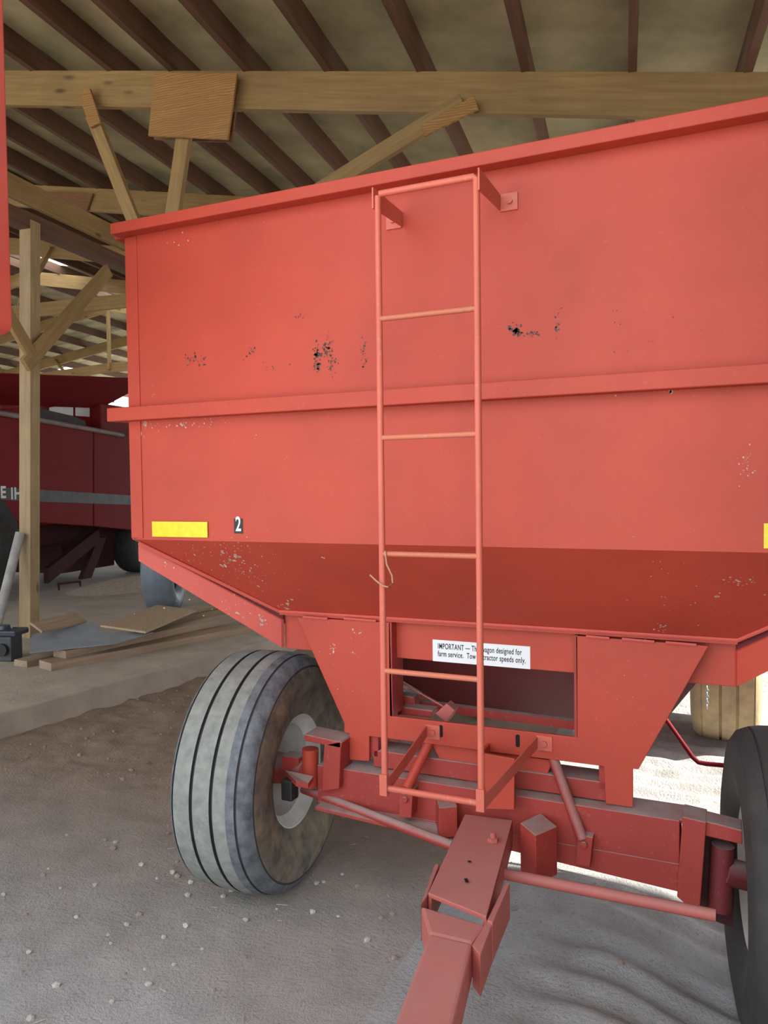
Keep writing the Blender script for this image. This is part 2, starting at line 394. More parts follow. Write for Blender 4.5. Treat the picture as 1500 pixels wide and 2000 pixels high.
# trusses
def rafter(by, bxa, bxb, parent, h=0.24, mat=TIMBER, nm='rafter'):
    up = BXV * RS + np.array([0, 0, 1])
    return beam(nm, BW(bxa, by, raf_z(bxa) - h / 2), BW(bxb, by, raf_z(bxb) - h / 2), 0.05, h, mat, parent, bevel=0.004)
TY = 4.6
tr = thing('roof_truss', 'nearest roof truss with a plywood gusset above the red wagon', 'truss', BW(0, TY, 3.6), kind='structure')
rafter(TY, EAVE_R, -5.6, tr)
JT = pBY((313, 562), TY)                      # lower joint behind the wagon box
def stick(name, pa, pb, by, wid, mat, parent, thick=0.045, ext=0):
    a = pBY(pa, by); b = pBY(pb, by); d = (b - a) / np.linalg.norm(b - a)
    m, L = frame(a - d * ext, b, BYV); 
    mb = MB().span((0, -wid / 2, -thick / 2), (L, wid / 2, thick / 2))
    return part(name, mb, mat, parent, mat4=m, bevel=0.003)
stick('web', (180, 225), (313, 562), TY - 0.05, 0.088, TIMBER, tr)
stick('web', (366, 225), (318, 562), TY - 0.05, 0.10, TIMBER, tr)
stick('web', (905, 200), (320, 562), TY - 0.055, 0.10, TIMBER, tr)
beam('lower_chord', JT + BXV * -0.25, BW(EAVE_R, TY, JT[2]), 0.05, 0.18, TIMBER, tr)
def plate(name, pix, by, mat, parent, t=0.02, z=None):
    P = [pBY(p, by) for p in pix]; c = sum(P) / len(P)
    m, L = frame(c, c + BXV); mi = m.inverted()
    mb = MB().prism([tuple(mi @ Vector(tuple(p))) for p in P], (0, t, 0))
    return part(name, mb, mat, parent, mat4=m, bevel=0.002)
g1 = plate('gusset_plate', [(302, 141), (463, 143), (444, 272), (289, 265)], TY - 0.105, PLY, tr)
plate('gusset_plate', [(304, 150), (468, 150), (452, 277), (300, 272)], TY + 0.03, PLY_D, tr)
nl = MB()
for r_, yy, n_n in ((0, 148, 6), (1, 158, 5), (2, 172, 6), (3, 200, 6), (4, 222, 4), (5, 244, 3)):
    for q in range(n_n):
        p = pBY((322 + (q + 0.5 * (r_ % 2)) * 128 / max(n_n - 1, 1) - 4 * r_, yy + q * 1.2), TY - 0.106)
        nl.tube([p, p - BYV * 0.003], 0.0075, 6)
tag(part('nail_heads', nl, BLACK, g1), kind='stuff')
s1 = plate('scab_board', [(163, 172), (175, 172), (196, 238), (176, 249), (158, 200)], TY - 0.10, PLY, tr)
s2 = plate('scab_board', [(823, 245), (925, 186), (934, 212), (829, 266)], TY - 0.102, PLY, tr)
nl = MB()
for i in range(5):
    for j in (0, 1):
        p = pBY((838 + i * 19, 246 - i * 10.5 + j * 11), TY - 0.103); nl.tube([p, p - BYV * 0.003], 0.0065, 6)
tag(part('nail_heads', nl, BLACK, s2), kind='stuff')
descr = {1: 'second roof truss with a dark plywood gusset behind the near one', 2: 'third roof truss back along the shed roof'}
for k in range(1, 6):
    by = TY + 2.45 * k
    t2 = thing('roof_truss', descr.get(k, 'roof truss number %s back from the wagon under the ridge skylights' % ['', '', '', 'four', 'five', 'six', 'seven', 'eight'][k]), 'truss', BW(-6, by, 4.5), kind='structure')
    rafter(by, EAVE_R, RIDGE, t2); rafter(by, RIDGE, EAVE_L, t2)
    if k in (2, 4, 5):
        zc = raf_z(-19.5) - 0.5
        beam('lower_chord', BW(EAVE_L + 0.3, by, raf_z(EAVE_L + 0.3) - 0.3), BW(RIDGE, by, raf_z(RIDGE) - 1.45), 0.05, 0.2, TIMBER, t2)
        beam('lower_chord', BW(RIDGE, by, raf_z(RIDGE) - 1.45), BW(-5.6, by, raf_z(-5.6) - 0.55), 0.05, 0.2, TIMBER, t2)
        beam('king_post', BW(RIDGE, by - 0.05, raf_z(RIDGE) - 1.5), BW(RIDGE, by - 0.05, raf_z(RIDGE) - 0.1), 0.09, 0.045, TIMBER, t2, upv=BXV)
        beam('web', BW(-14.2, by - 0.05, raf_z(-14.2) - 0.1), BW(-13.4, by - 0.05, raf_z(RIDGE) - 1.65), 0.09, 0.045, TIMBER, t2, upv=BXV)
        beam('web', BW(-8, by - 0.05, raf_z(-8) - 0.1), BW(-8.6, by - 0.05, raf_z(RIDGE) - 1.35), 0.09, 0.045, TIMBER, t2, upv=BXV)
    if k == 1:
        plate('gusset_plate', [(88, 374), (181, 378), (160, 436), (96, 412)], by - 0.06, PLY_D, t2)

def wall_piece(bxa, bxb):  # unseen front walls, placed to hold light off the right side and combine
    za, zb = raf_z(bxa) + PH - 0.003, raf_z(bxb) + PH - 0.003
    return MB().hull8([BW(bxa, FRONT, za), BW(bxb, FRONT, zb), BW(bxb, FRONT + 0.04, zb), BW(bxa, FRONT + 0.04, za)], [BW(bxa, FRONT, 0), BW(bxb, FRONT, 0), BW(bxb, FRONT + 0.04, 0), BW(bxa, FRONT + 0.04, 0)])
tag(part('shade_wall_front', wall_piece(0.62, EAVE_R - 0.1), BOARD), 'weathered board wall right of the shed opening, unseen, placed to block light', 'wall', kind='structure')
tag(part('shade_wall_front', wall_piece(RIDGE, -8.6), BOARD), 'weathered board wall left of the shed opening, unseen, added to shade the combine', 'wall', kind='structure')
for RW0, RW1, lb in ((0.05, 3.1, 'beside the camera'), (8.2, BACK, 'far beyond the wagon')):  # out-of-view side walls added to limit where daylight enters
    wr_ = MB(); zt_ = raf_z(EAVE_R - 0.05) + PH - 0.012
    wr_.hull8([BW(EAVE_R - 0.1, RW0, zt_), BW(EAVE_R - 0.1, RW1, zt_), BW(EAVE_R - 0.06, RW1, zt_), BW(EAVE_R - 0.06, RW0, zt_)], [BW(EAVE_R - 0.1, RW0, 0), BW(EAVE_R - 0.1, RW1, 0), BW(EAVE_R - 0.06, RW1, 0), BW(EAVE_R - 0.06, RW0, 0)])
    tag(part('shade_wall_right', wr_, BOARD), 'unseen weathered board wall added on the right side to limit light, ' + lb, 'wall', kind='structure')

# post line with header beams, knee braces
PX_ = -5.27; PYB = 5.80
def timber_post(by, label):
    r = thing('timber_post', label, 'post', BW(PX_, by, SLAB), kind='structure')
    rot = Matrix.Rotation(BA, 3, 'Z')
    mb = MB().span((0, -0.062, -0.062), (3.80, 0.062, 0.062)); b0 = BW(PX_, by, SLAB)
    m, L = frame(b0, b0 + np.array([0, 0, 1.]) + BXV * 0.035, BXV)
    part('post', mb, TIMBER_P, r, mat4=m, bevel=0.004)
    return r, b0
tp, base = timber_post(PYB, 'tall square timber post with a diagonal knee brace left of the wagon')
kb_x = PX_ + 0.205
a_ = pBX((56, 706), kb_x); b_ = pBX((212, 528), kb_x)
m, L = frame(a_, b_, BXV); part('knee_brace', MB().span((-0.06, -0.065, -0.022), (L, 0.065, 0.022)), TIMBER, tp, mat4=m, bevel=0.003)
a2 = pBX((60, 690), kb_x + 0.01); b2 = pBX((-40, 520), kb_x)
m, L = frame(a2, b2, BXV); part('knee_brace', MB().span((-0.02, -0.06, -0.02), (L, 0.06, 0.02)), TIMBER, tp, mat4=m, bevel=0.003)
for by in (PYB + 4.9, PYB + 9.8, PYB - 4.9):
    timber_post(by, 'square timber post of the same row, %s' % {4.9: 'hidden behind the wagon box', 9.8: 'farthest back by the combine', -4.9: 'beside the camera'}[round(by - PYB, 1)])
hb = beam('header_beam', BW(PX_ + 0.24, 0.1, 4.13), BW(PX_ + 0.24, 20, 4.13), 0.05, 0.20, TIMBER); tag(hb, 'long pale timber header beam along the row of posts', 'beam', kind='structure')
hb2 = beam('header_beam', BW(PX_ + 0.12, 0.1, 3.93), BW(PX_ + 0.12, 20, 3.93), 0.14, 0.14, TIMBER_OLD); tag(hb2, 'dark lower beam running under the pale header beam', 'beam', kind='structure')

# ================================================================== RED GRAVITY WAGON
WG = thing('grain_wagon', 'large red gravity grain wagon with a ladder, in the middle of the shed', 'wagon', (0, 0.35, 0))
HW = 1.203; YB = 3.25
ZB, ZM, ZT = 1.322, 1.765, 2.41
def walls(z0, z1):
    mb = MB(); c = [(-HW, 0), (HW, 0), (HW, YB), (-HW, YB)]
    mb.add([(x, y, z0) for x, y in c] + [(x, y, z1) for x, y in c], [(i, (i + 1) % 4, 4 + (i + 1) % 4, 4 + i) for i in range(4)]); return mb
lower = part('lower_box', walls(ZB, ZM), RED, WG, solid=0.005)
upper = part('extension_box', walls(ZM, ZT), RED, WG, solid=0.005)
LX, LY, LZ = 0.775, 0.30, 1.04
hop = MB(); c0 = [(-HW, 0, ZB), (HW, 0, ZB), (HW, YB, ZB), (-HW, YB, ZB)]; c1 = [(-LX, LY, LZ), (LX, LY, LZ), (LX, YB - LY, LZ), (-LX, YB - LY, LZ)]
hop.add(c0 + c1, [(i, (i + 1) % 4, 4 + (i + 1) % 4, 4 + i) for i in range(4)])
hopper = part('hopper', hop, RED, WG, solid=0.005)
hb_ = MB(); c2 = [(-0.28, 0.86, 0.56), (0.5, 0.86, 0.56), (0.5, YB - 0.86, 0.56), (-0.28, YB - 0.86, 0.56)]
c1b = [(x * 0.985, y + (0.012 if y < 1 else -0.012), LZ) for x, y, z in c1]
hb_.add(c1b + c2, [(i, (i + 1) % 4, 4 + (i + 1) % 4, 4 + i) for i in range(4)] + [(4, 5, 6, 7)])
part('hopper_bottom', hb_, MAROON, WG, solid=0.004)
# corner overlap strips
for s in (-1, 1):
    for (za, zb, nm) in ((ZB + 0.005, ZM - 0.02, lower), (ZM + 0.03, ZT - 0.02, upper)):
        part('corner_strip', MB().span((s * HW, -0.004, za), (s * (HW - 0.052), 0.0, zb)), RED, nm, bevel=0.0015)
def ring(z0, z1, out, e):
    mb = MB(); a = HW
    mb.span((-a - e, -out, z0), (a + e, 0.0, z1)); mb.span((-a - e, YB, z0), (a + e, YB + out, z1))
    mb.span((-a - out, 0.0, z0 - 0.001), (-a, YB, z1 - 0.001)); mb.span((a, 0.0, z0 - 0.001), (a + out, YB, z1 - 0.001)); return mb
part('top_rim', ring(2.392, 2.43, 0.05, 0.022), RED, WG, bevel=0.003)
part('middle_rail', ring(1.742, 1.79, 0.045, 0.062), RED, WG, bevel=0.003)
# bead along the hip and lower lip
bd = MB(); bd.tube([(-HW + 0.03, -0.002, ZB - 0.012), (-LX, LY - 0.006, LZ), (LX, LY - 0.006, LZ), (HW - 0.03, -0.002, ZB - 0.012)], 0.0065, 6)
part('weld_bead', bd, PINK, hopper)
# lip ledge + skirt band following the hopper bottom
lipm = MB().span((-LX, LY - 0.006, LZ - 0.012), (LX, LY + 0.05, LZ + 0.004)); part('lip', lipm, RED, hopper)
part('skirt_band', MB().span((-0.775, LY + 0.03, 0.895), (0.775, LY + 0.045, LZ - 0.008)), RED, WG, bevel=0.002)
for s in (-1, 1):
    q = [(s * 1.188, 0.012, 1.308), (s * 0.775, 0.305, 1.006), (s * 0.775, 0.305, 0.902), (s * 1.188, 0.012, 1.243)]
    part('hip_strip', MB().prism(q, (-s * 0.006, 0.012, 0)), PINK if s < 0 else RED, WG, bevel=0.002)  # left strip takes the paler red for the light falling on it
    q2 = [(s * 1.19, 0.03, 1.318), (s * 0.775, 0.318, 1.035), (s * 0.775, 0.318, 0.99), (s * 1.19, 0.03, 1.29)]
    part('shaded_hip_gap', MB().prism(q2, (-s * 0.004, 0.01, 0)), MAROON, WG)  # dark strip stands in for shade in the gap under the hip
# U shaped front bolster plate
YP = 0.285
def PP(pix, y=YP): return [pY(p, y) for p in pix]
u = [(580, 1206), (762, 1216), (767, 1399), (1126, 1440), (1124, 1242), (1384, 1262), (1247, 1503), (1236, 1502), (1236, 1577), (1183, 1570), (1179, 1497), (762, 1443), (721, 1438), (721, 1487), (683, 1484), (682, 1432), (672, 1431), (672, 1412)]
bol = part('bolster_plate', MB().prism(PP(u), (0, 0.012, 0)), RED, WG, bevel=0.002)
for (qa, qb) in (((762, 1216), (767, 1399)), ((1124, 1242), (1126, 1440))):
    a = pY(qa, YP); b = pY(qb, YP)
    part('plate_flange', MB().span((a[0] - 0.005, YP, b[2]), (a[0] + 0.005, YP + 0.10, a[2])), RED_D, bol)
for px, py in ((861, 1428), (1011, 1447)):
    p = pY((px, py), YP - 0.001); mb = MB()
    mb.prism([(p[0] + 0.007 * math.cos(t), p[1], p[2] + (0.014 if math.sin(t) > 0 else -0.014) + 0.007 * math.sin(t)) for t in [2 * math.pi * k / 16 for k in range(16)]], (0, 0.0012, 0))
    part('slot_hole', mb, DARK, bol)
for (xa, ya, xb, yb) in ((592, 1205, 640, 1209), (672, 1208, 735, 1213), (1145, 1243, 1190, 1247), (1215, 1248, 1278, 1254), (1300, 1255, 1360, 1260)):
    part('weld_tack', MB().tube([pY((xa, ya), YP - 0.002), pY((xb, yb), YP - 0.002)], 0.005, 6), PINK, bol)
# ladder
LADY = -0.20; XL, XR = -0.133, 0.148
Z6 = [2.302, 1.962, 1.635, 1.313, 0.985, 0.652]
lm = MB().tube([(XL + 0.07, LADY, Z6[0]), (XL + 0.006, LADY, Z6[0]), (XL, LADY, Z6[0] - 0.006), (XL, LADY, Z6[-1] + 0.006), (XL + 0.006, LADY, Z6[-1]), (XR - 0.006, LADY, Z6[-1]), (XR, LADY, Z6[-1] + 0.006), (XR, LADY, Z6[0] - 0.006), (XR - 0.006, LADY, Z6[0]), (XL + 0.07, LADY, Z6[0])], 0.0092, 10)
lad = part('ladder', lm, LADDER, WG, smooth=True, label='tall narrow red steel ladder with worn rungs')
for z in Z6[1:-1]: part('rung', MB().tube([(XL, LADY, z), (XR, LADY, z)], 0.0078, 10), RUNG, lad, smooth=True)
for x, s in ((XL, -1), (XR, 1)):
    mb = MB(); xx = x + s * 0.010
    mb.hull8([(xx - 0.002, LADY - 0.012, 2.318), (xx - 0.002, -0.004, 2.318), (xx + 0.002, -0.004, 2.318), (xx + 0.002, LADY - 0.012, 2.318)],
             [(xx - 0.002, LADY - 0.012, 2.262), (xx - 0.002, -0.004, 2.275), (xx + 0.002, -0.004, 2.275), (xx + 0.002, LADY - 0.012, 2.262)])
    mb.span((xx - 0.002, -0.005, 2.272), (xx + s * 0.05, -0.001, 2.32))
    mb.tube([(xx + s * 0.028, -0.005, 2.297), (xx + s * 0.028, -0.012, 2.297)], 0.009, 6)
    part('top_bracket', mb, LADDER, lad)
for x, pa in ((XL, (832, 1428)), (XR, (1048, 1450))):
    e = pY(pa, YP - 0.002); d = np.array([e[0] - x, e[1] - LADY, 0]); d /= np.linalg.norm(d)
    s0 = np.array([x + 0.006, LADY - 0.01, Z6[-1] + 0.005])
    mb = MB().strap(s0, e, (0, 0, 0.038), (0.004, 0, 0)); mb.box((x, LADY - 0.004, Z6[-1] + 0.012), (0.022, 0.018, 0.06))
    mb.span((e[0], e[1] - 0.002, e[2] - 0.024), (e[0] + 0.05, e[1] + 0.002, e[2] + 0.024)); mb.tube([(e[0] + 0.026, e[1] - 0.002, e[2]), (e[0] + 0.026, e[1] - 0.010, e[2])], 0.009, 6)
    part('bottom_bracket', mb, LADDER, lad)

# stickers and writing
def text_part(name, body, ccorner, xdir, zdir, size, mat, parent, off=0.0, sx=1.0, ex=0.0004, align='LEFT'):
    cu = bpy.data.curves.new(name, 'FONT'); cu.body = body; cu.size = size; cu.offset = off; cu.extrude = ex; cu.align_x = align; cu.space_character = 1.1
    tmp = bpy.data.objects.new(name, cu); COL.objects.link(tmp)
    dg = bpy.context.evaluated_depsgraph_get(); me = bpy.data.meshes.new_from_object(tmp.evaluated_get(dg))
    bpy.data.objects.remove(tmp); bpy.data.curves.remove(cu)
    me.materials.clear(); me.materials.append(mat)
    xd = Vector(xdir).normalized(); zd = Vector(zdir).normalized(); nd = xd.cross(zd)
    m = Matrix((xd * sx, zd, nd)).transposed().to_4x4(); m.translation = Vector(tuple(float(c) for c in ccorner))
    me.transform(m)
    return put(name, me, parent)
def decal(name, pix, y, mat, parent, label=None, t=0.001):
    P = PP(pix, y); xs = [p[0] for p in P]; zs = [p[2] for p in P]
    xa, xb = (P[0][0] + P[3][0]) / 2, (P[1][0] + P[2][0]) / 2; za, zb = (P[2][2] + P[3][2]) / 2, (P[0][2] + P[1][2]) / 2
    return part(name, MB().span((xa, y, za), (xb, y + t, zb)), mat, parent, label=label), (xa, xb, za, zb)
decal('reflector_strip', [(297, 1019), (405, 1019), (405, 1049), (297, 1049)], -0.0055, YELLOW, lower, 'yellow reflective tape strip')
xa = 0.737 + 0.093; part('reflector_strip', MB().span((xa, -0.0015, 1.333), (xa + 0.24, -0.0005, 1.396)), YELLOW, lower, label='yellow reflective tape strip')
num, (xa, xb, za, zb) = decal('number_decal', [(457, 1013), (474, 1013), (474, 1042), (457, 1042)], -0.0015, INK, lower, 'small black sticker with a white numeral 2')
text_part('numeral', '2', ((xa + xb) / 2, -0.0018, za + 0.009), (1, 0, 0), (0, 0, 1), 0.068, LABEL, num, off=0.0012, sx=0.66, align='CENTER')
YS = LY + 0.0285
lab, (xa, xb, za, zb) = decal('warning_label', [(845, 1248), (1036, 1264), (1035, 1308), (845, 1290)], YS, LABEL, WG, 'white rectangular safety notice with black lettering')
wl = xb - xa; hl = zb - za
def fitted(name, body, x, z, width, size):
    o = text_part(name, body, (0, 0, 0), (1, 0, 0), (0, 0, 1), size, INK, lab, off=size * 0.013)
    w0 = max(v.co.x for v in o.data.vertices) - min(v.co.x for v in o.data.vertices)
    o.data.transform(Matrix.Translation((x, YS - 0.0004, z)) @ Matrix.Diagonal((width / w0, 1, 1, 1))); return o
fitted('lettering', 'IMPORTANT \u2014 This wagon designed for', xa + 0.055 * wl, za + hl * 0.60, wl * 0.86, hl * 0.36)
fitted('lettering', 'farm service.  Tow at tractor speeds only.', xa + 0.055 * wl, za + hl * 0.25, wl * 0.90, hl * 0.36)

# chips in the paint (remains of old lettering) and dried splatter: tiny flat flakes on the sheet metal
def flakes(name, mat, parent, spots, seed):
    r = random.Random(seed); mb = MB()
    for fn, px, py, sx_, sy_, n, smin, smax in spots:
        for i in range(n):
            c, U, Vv, nn = fn(px + r.gauss(0, sx_), py + r.gauss(0, sy_))
            s = smin + (smax - smin) * r.random() ** 2.2; k = r.randint(5, 7); a0 = r.random() * 6.28; st_ = 0.55 + 0.9 * r.random()
            ptsq = []
            for q in range(k):
                a = a0 + 6.283 * q / k; rr = s * (0.55 + 0.6 * r.random())
                ptsq.append(c + U * rr * math.cos(a) + Vv * rr * st_ * math.sin(a) + nn * 0.0008)
            mb.add(ptsq, [list(range(k))])
    o = part(name, mb, mat, parent); o['kind'] = 'stuff'; return o
X3, Z3, NF = np.array([1., 0, 0]), np.array([0, 0, 1.]), np.array([0, -1., 0])
def on_front(px, py): return pY((px, py), -0.0002), X3, Z3, NF
sl_n = np.array([0, -0.685, -0.728]); sl_n = np.array([0, -(ZB - LZ), -LY]) / math.hypot(ZB - LZ, LY); sl_v = np.array([0, -LY, ZB - LZ]) / math.hypot(ZB - LZ, LY)
def on_slope(px, py):
    d = ray(px, py); p0 = np.array([0, 0, ZB]); t = ((p0 - CAM) @ sl_n) / (d @ sl_n); return CAM + d * t, X3, sl_v, sl_n
hs_n = np.cross(np.array([0.413, 0.293, 0]), Z3); hs_n /= np.linalg.norm(hs_n)
def on_hip(px, py):
    d = ray(px, py); p0 = np.array([-1.188, 0.012, 1.3]); t = ((p0 - CAM) @ hs_n) / (d @ hs_n); return CAM + d * t - hs_n * 0.0, np.array([0.815, 0.58, 0]), Z3, (hs_n if hs_n[1] < 0 else -hs_n) * 2
def on_plate(px, py): return pY((px, py), YP - 0.0005), X3, Z3, NF
flakes('paint_chips', CHIP, upper, [(on_front, 372, 702, 5, 6, 22, 0.001, 0.005), (on_front, 396, 706, 7, 9, 24, 0.001, 0.005), (on_front, 490, 686, 5, 9, 22, 0.001, 0.004),
    (on_front, 528, 718, 12, 5, 20, 0.001, 0.0035), (on_front, 582, 619, 6, 3, 16, 0.001, 0.0035), (on_front, 618, 690, 3, 14, 46, 0.0012, 0.0065), (on_front, 637, 684, 6, 9, 42, 0.001, 0.007),
    (on_front, 645, 664, 5, 8, 20, 0.001, 0.004), (on_front, 648, 712, 7, 10, 34, 0.001, 0.005), (on_front, 621, 716, 4, 6, 20, 0.002, 0.007), (on_front, 709, 690, 4, 13, 36, 0.001, 0.0055),
    (on_front, 1011, 645, 7, 6, 44, 0.001, 0.0065), (on_front, 1038, 653, 6, 4, 26, 0.001, 0.0055), (on_front, 1089, 637, 3, 11, 26, 0.001, 0.0045), (on_front, 1098, 605, 5, 5, 6, 0.001, 0.003), (on_front, 1240, 640, 60, 40, 30, 0.0006, 0.002)], 3)
flakes('rust_patches', CHIP, lower, [(on_front, 268, 1040, 4, 10, 60, 0.001, 0.006), (on_front, 264, 945, 2, 9, 26, 0.002, 0.010), (on_front, 263, 985, 2, 20, 20, 0.001, 0.005)], 4)
flakes('dried_splatter', SPLAT, lower, [(on_front, 282, 830, 3, 8, 26, 0.001, 0.006), (on_front, 355, 828, 10, 5, 14, 0.001, 0.0065), (on_front, 395, 828, 14, 5, 14, 0.001, 0.005), (on_front, 310, 830, 12, 4, 12, 0.001, 0.004), (on_front, 430, 818, 12, 4, 8, 0.001, 0.004),
    (on_front, 500, 860, 3, 10, 4, 0.0008, 0.003), (on_front, 558, 900, 2, 6, 3, 0.0008, 0.003), (on_front, 1230, 768, 90, 10, 14, 0.0008, 0.004), (on_front, 1460, 910, 8, 18, 30, 0.0006, 0.003), (on_front, 1310, 762, 2, 4, 3, 0.003, 0.006), (on_front, 1157, 768, 2, 2, 3, 0.002, 0.005)], 5)
flakes('dried_splatter', SPLAT, upper, [(on_front, 335, 460, 22, 10, 9, 0.001, 0.0045), (on_front, 448, 435, 30, 6, 5, 0.001, 0.004), (on_front, 300, 760, 12, 8, 6, 0.0008, 0.0025)], 6)
flakes('dried_splatter', SPLAT, hopper, [(on_slope, 455, 1092, 12, 9, 26, 0.003, 0.010), (on_slope, 440, 1090, 45, 28, 90, 0.0008, 0.004), (on_slope, 400, 1075, 40, 14, 50, 0.0008, 0.0045), (on_slope, 490, 1118, 24, 14, 40, 0.001, 0.005), (on_slope, 470, 1145, 30, 10, 24, 0.001, 0.004),
    (on_slope, 558, 1184, 8, 5, 14, 0.003, 0.009), (on_slope, 560, 1130, 60, 34, 34, 0.0006, 0.0025), (on_slope, 634, 1089, 5, 2, 4, 0.003, 0.007), (on_slope, 1320, 1150, 70, 60, 40, 0.0008, 0.004), (on_slope, 1445, 1136, 16, 4, 26, 0.001, 0.005), (on_slope, 1292, 1228, 5, 7, 12, 0.002, 0.006), (on_slope, 1400, 1160, 3, 6, 5, 0.002, 0.005)], 8)
flakes('dried_splatter', SPLAT, bol, [(on_plate, 650, 1265, 3, 4, 12, 0.002, 0.006), (on_plate, 692, 1277, 6, 6, 10, 0.001, 0.005), (on_plate, 700, 1235, 8, 5, 10, 0.001, 0.005), (on_plate, 640, 1300, 30, 40, 16, 0.0006, 0.0025), (on_plate, 1230, 1330, 30, 60, 16, 0.0006, 0.002)], 9)
fs_hip = [o for o in WG.children if o.name.startswith('hip_strip')][0]
flakes('dried_splatter', SPLAT, fs_hip, [(on_hip, 420, 1165, 60, 26, 46, 0.0008, 0.004), (on_hip, 510, 1215, 6, 6, 14, 0.002, 0.007), (on_hip, 455, 1196, 6, 6, 10, 0.002, 0.006), (on_hip, 332, 1104, 6, 4, 8, 0.001, 0.005)], 10)

# wheels
def tire_profile(R, w, rim):
    h = w / 2; P = []; M_ = []
    def a(x, r, m): P.append((x * h, r)); M_.append(m)
    a(-0.80, rim, 2); a(-0.93, rim + 0.02, 2); a(-1.06, rim + (R - rim) * 0.32, 2); a(-1.12, rim + (R - rim) * 0.55, 2); a(-1.07, rim + (R - rim) * 0.78, 1); a(-0.97, R * 0.955, 1)
    a(-0.90, R * 0.974, 3); a(-0.885, R * 0.960, 3); a(-0.86, R * 0.960, 3); a(-0.845, R * 0.981, 0)
    for g in (-0.36, 0.16):
        a(g - 0.045, R * (0.996 - 0.012 * abs(g)), 3); a(g - 0.035, R * 0.968, 3); a(g + 0.035, R * 0.968, 3); a(g + 0.045, R * (0.997 - 0.01 * abs(g)), 0)
    a(0.52, R * 0.990, 1); a(0.72, R * 0.978, 3); a(0.735, R * 0.966, 3); a(0.76, R * 0.966, 3); a(0.775, R * 0.972, 1)
    a(0.93, R * 0.950, 1); a(1.05, rim + (R - rim) * 0.80, 3); a(1.055, rim + (R - rim) * 0.77, 2); a(1.12, rim + (R - rim) * 0.55, 2); a(1.06, rim + (R - rim) * 0.32, 2); a(0.93, rim + 0.02, 2); a(0.80, rim, 2)
    return P, M_
def wheel_meshes(R, w, rim, mats):
    P, M_ = tire_profile(R, w, rim); h = w / 2
    t = MB().lathe(P, 80, M_[:-1]).mesh('wheel', mats, True)
    d = MB().lathe([(0.84 * h, rim + 0.022), (0.86 * h, rim + 0.004), (0.70 * h, rim - 0.008), (0.55 * h, rim - 0.03), (-0.2 * h, rim - 0.035), (-0.35 * h, rim * 0.6), (-0.30 * h, 0.06), (-0.30 * h, 0.0)], 48).mesh('rim', WHITE, True)
    d2 = MB().lathe([(-0.84 * h, rim + 0.022), (-0.86 * h, rim + 0.004), (-0.70 * h, rim - 0.008), (-0.40 * h, rim - 0.034), (-0.37 * h, rim * 0.6), (-0.34 * h, 0.0)], 48).mesh('rim', WHITE, True)
    hu = MB().lathe([(-0.55 * h, 0.0), (-0.55 * h, 0.05), (-0.2 * h, 0.065), (0.75 * h, 0.052), (0.78 * h, 0.0)], 20).mesh('hub', RED_D, True)
    return t, d, d2, hu
WM = wheel_meshes(0.445, 0.30, 0.20, [TREAD, SHOULDER, SIDEW, GROOVE])
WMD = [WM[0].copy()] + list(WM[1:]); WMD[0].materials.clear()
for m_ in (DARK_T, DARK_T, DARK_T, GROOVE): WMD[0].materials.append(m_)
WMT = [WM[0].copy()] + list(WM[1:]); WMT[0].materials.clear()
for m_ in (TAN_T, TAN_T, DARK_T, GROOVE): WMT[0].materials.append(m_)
def wheel(x, y, ang, meshes, R=0.445, label=None, flip=False, wide=1.0, dz=0.0):
    m = Matrix.Translation((x, y, R - 0.022 + dz)) @ Matrix.Rotation(ang + (math.pi if flip else 0), 4, 'Z') @ Matrix.Diagonal((wide, 1, 1, 1))
    o = put('wheel', meshes[0], WG, m)
    if label: o['label'] = label
    for nm, me_ in zip(('rim', 'rim', 'hub'), meshes[1:]): put(nm, me_, o)
    return o
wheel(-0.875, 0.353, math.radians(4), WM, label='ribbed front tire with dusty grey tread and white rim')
wheel(0.93, 0.36, math.radians(6), WMD, label='ribbed front tire with rubber darkened for the shade on it', flip=True, dz=-0.10)  # shade on this tire is put into its darker rubber
wheel(0.75, 2.82, 0, WMT, label='tan dust covered rear tire', flip=True, wide=1.1)
wheel(-0.75, 2.82, 0, WMT, label='rear tire', wide=1.1)

# running gear
AY = 0.25
axle = part('front_axle', MB().span((-0.60, AY, 0.37), (0.62, AY + 0.012, 0.50)).span((-0.60, AY + 0.01, 0.488), (0.64, AY + 0.13, 0.5))
            .hull8([(-0.60, AY, 0.37), (0.62, AY, 0.37), (0.62, AY + 0.012, 0.37), (-0.60, AY + 0.012, 0.37)], [(-0.60, AY, 0.36), (0.62, AY, 0.285), (0.62, AY + 0.012, 0.285), (-0.60, AY + 0.012, 0.36)])
            .span((-0.60, AY + 0.12, 0.33), (0.62, AY + 0.13, 0.49)), RED_D, WG, bevel=0.002)
part('axle_flange', MB().hull8([(-0.58, AY - 0.055, 0.372), (0.0, AY - 0.075, 0.350), (0.0, AY, 0.362), (-0.58, AY, 0.372)], [(-0.58, AY - 0.055, 0.362), (0.0, AY - 0.075, 0.340), (0.0, AY, 0.352), (-0.58, AY, 0.362)]), RED_D, axle)
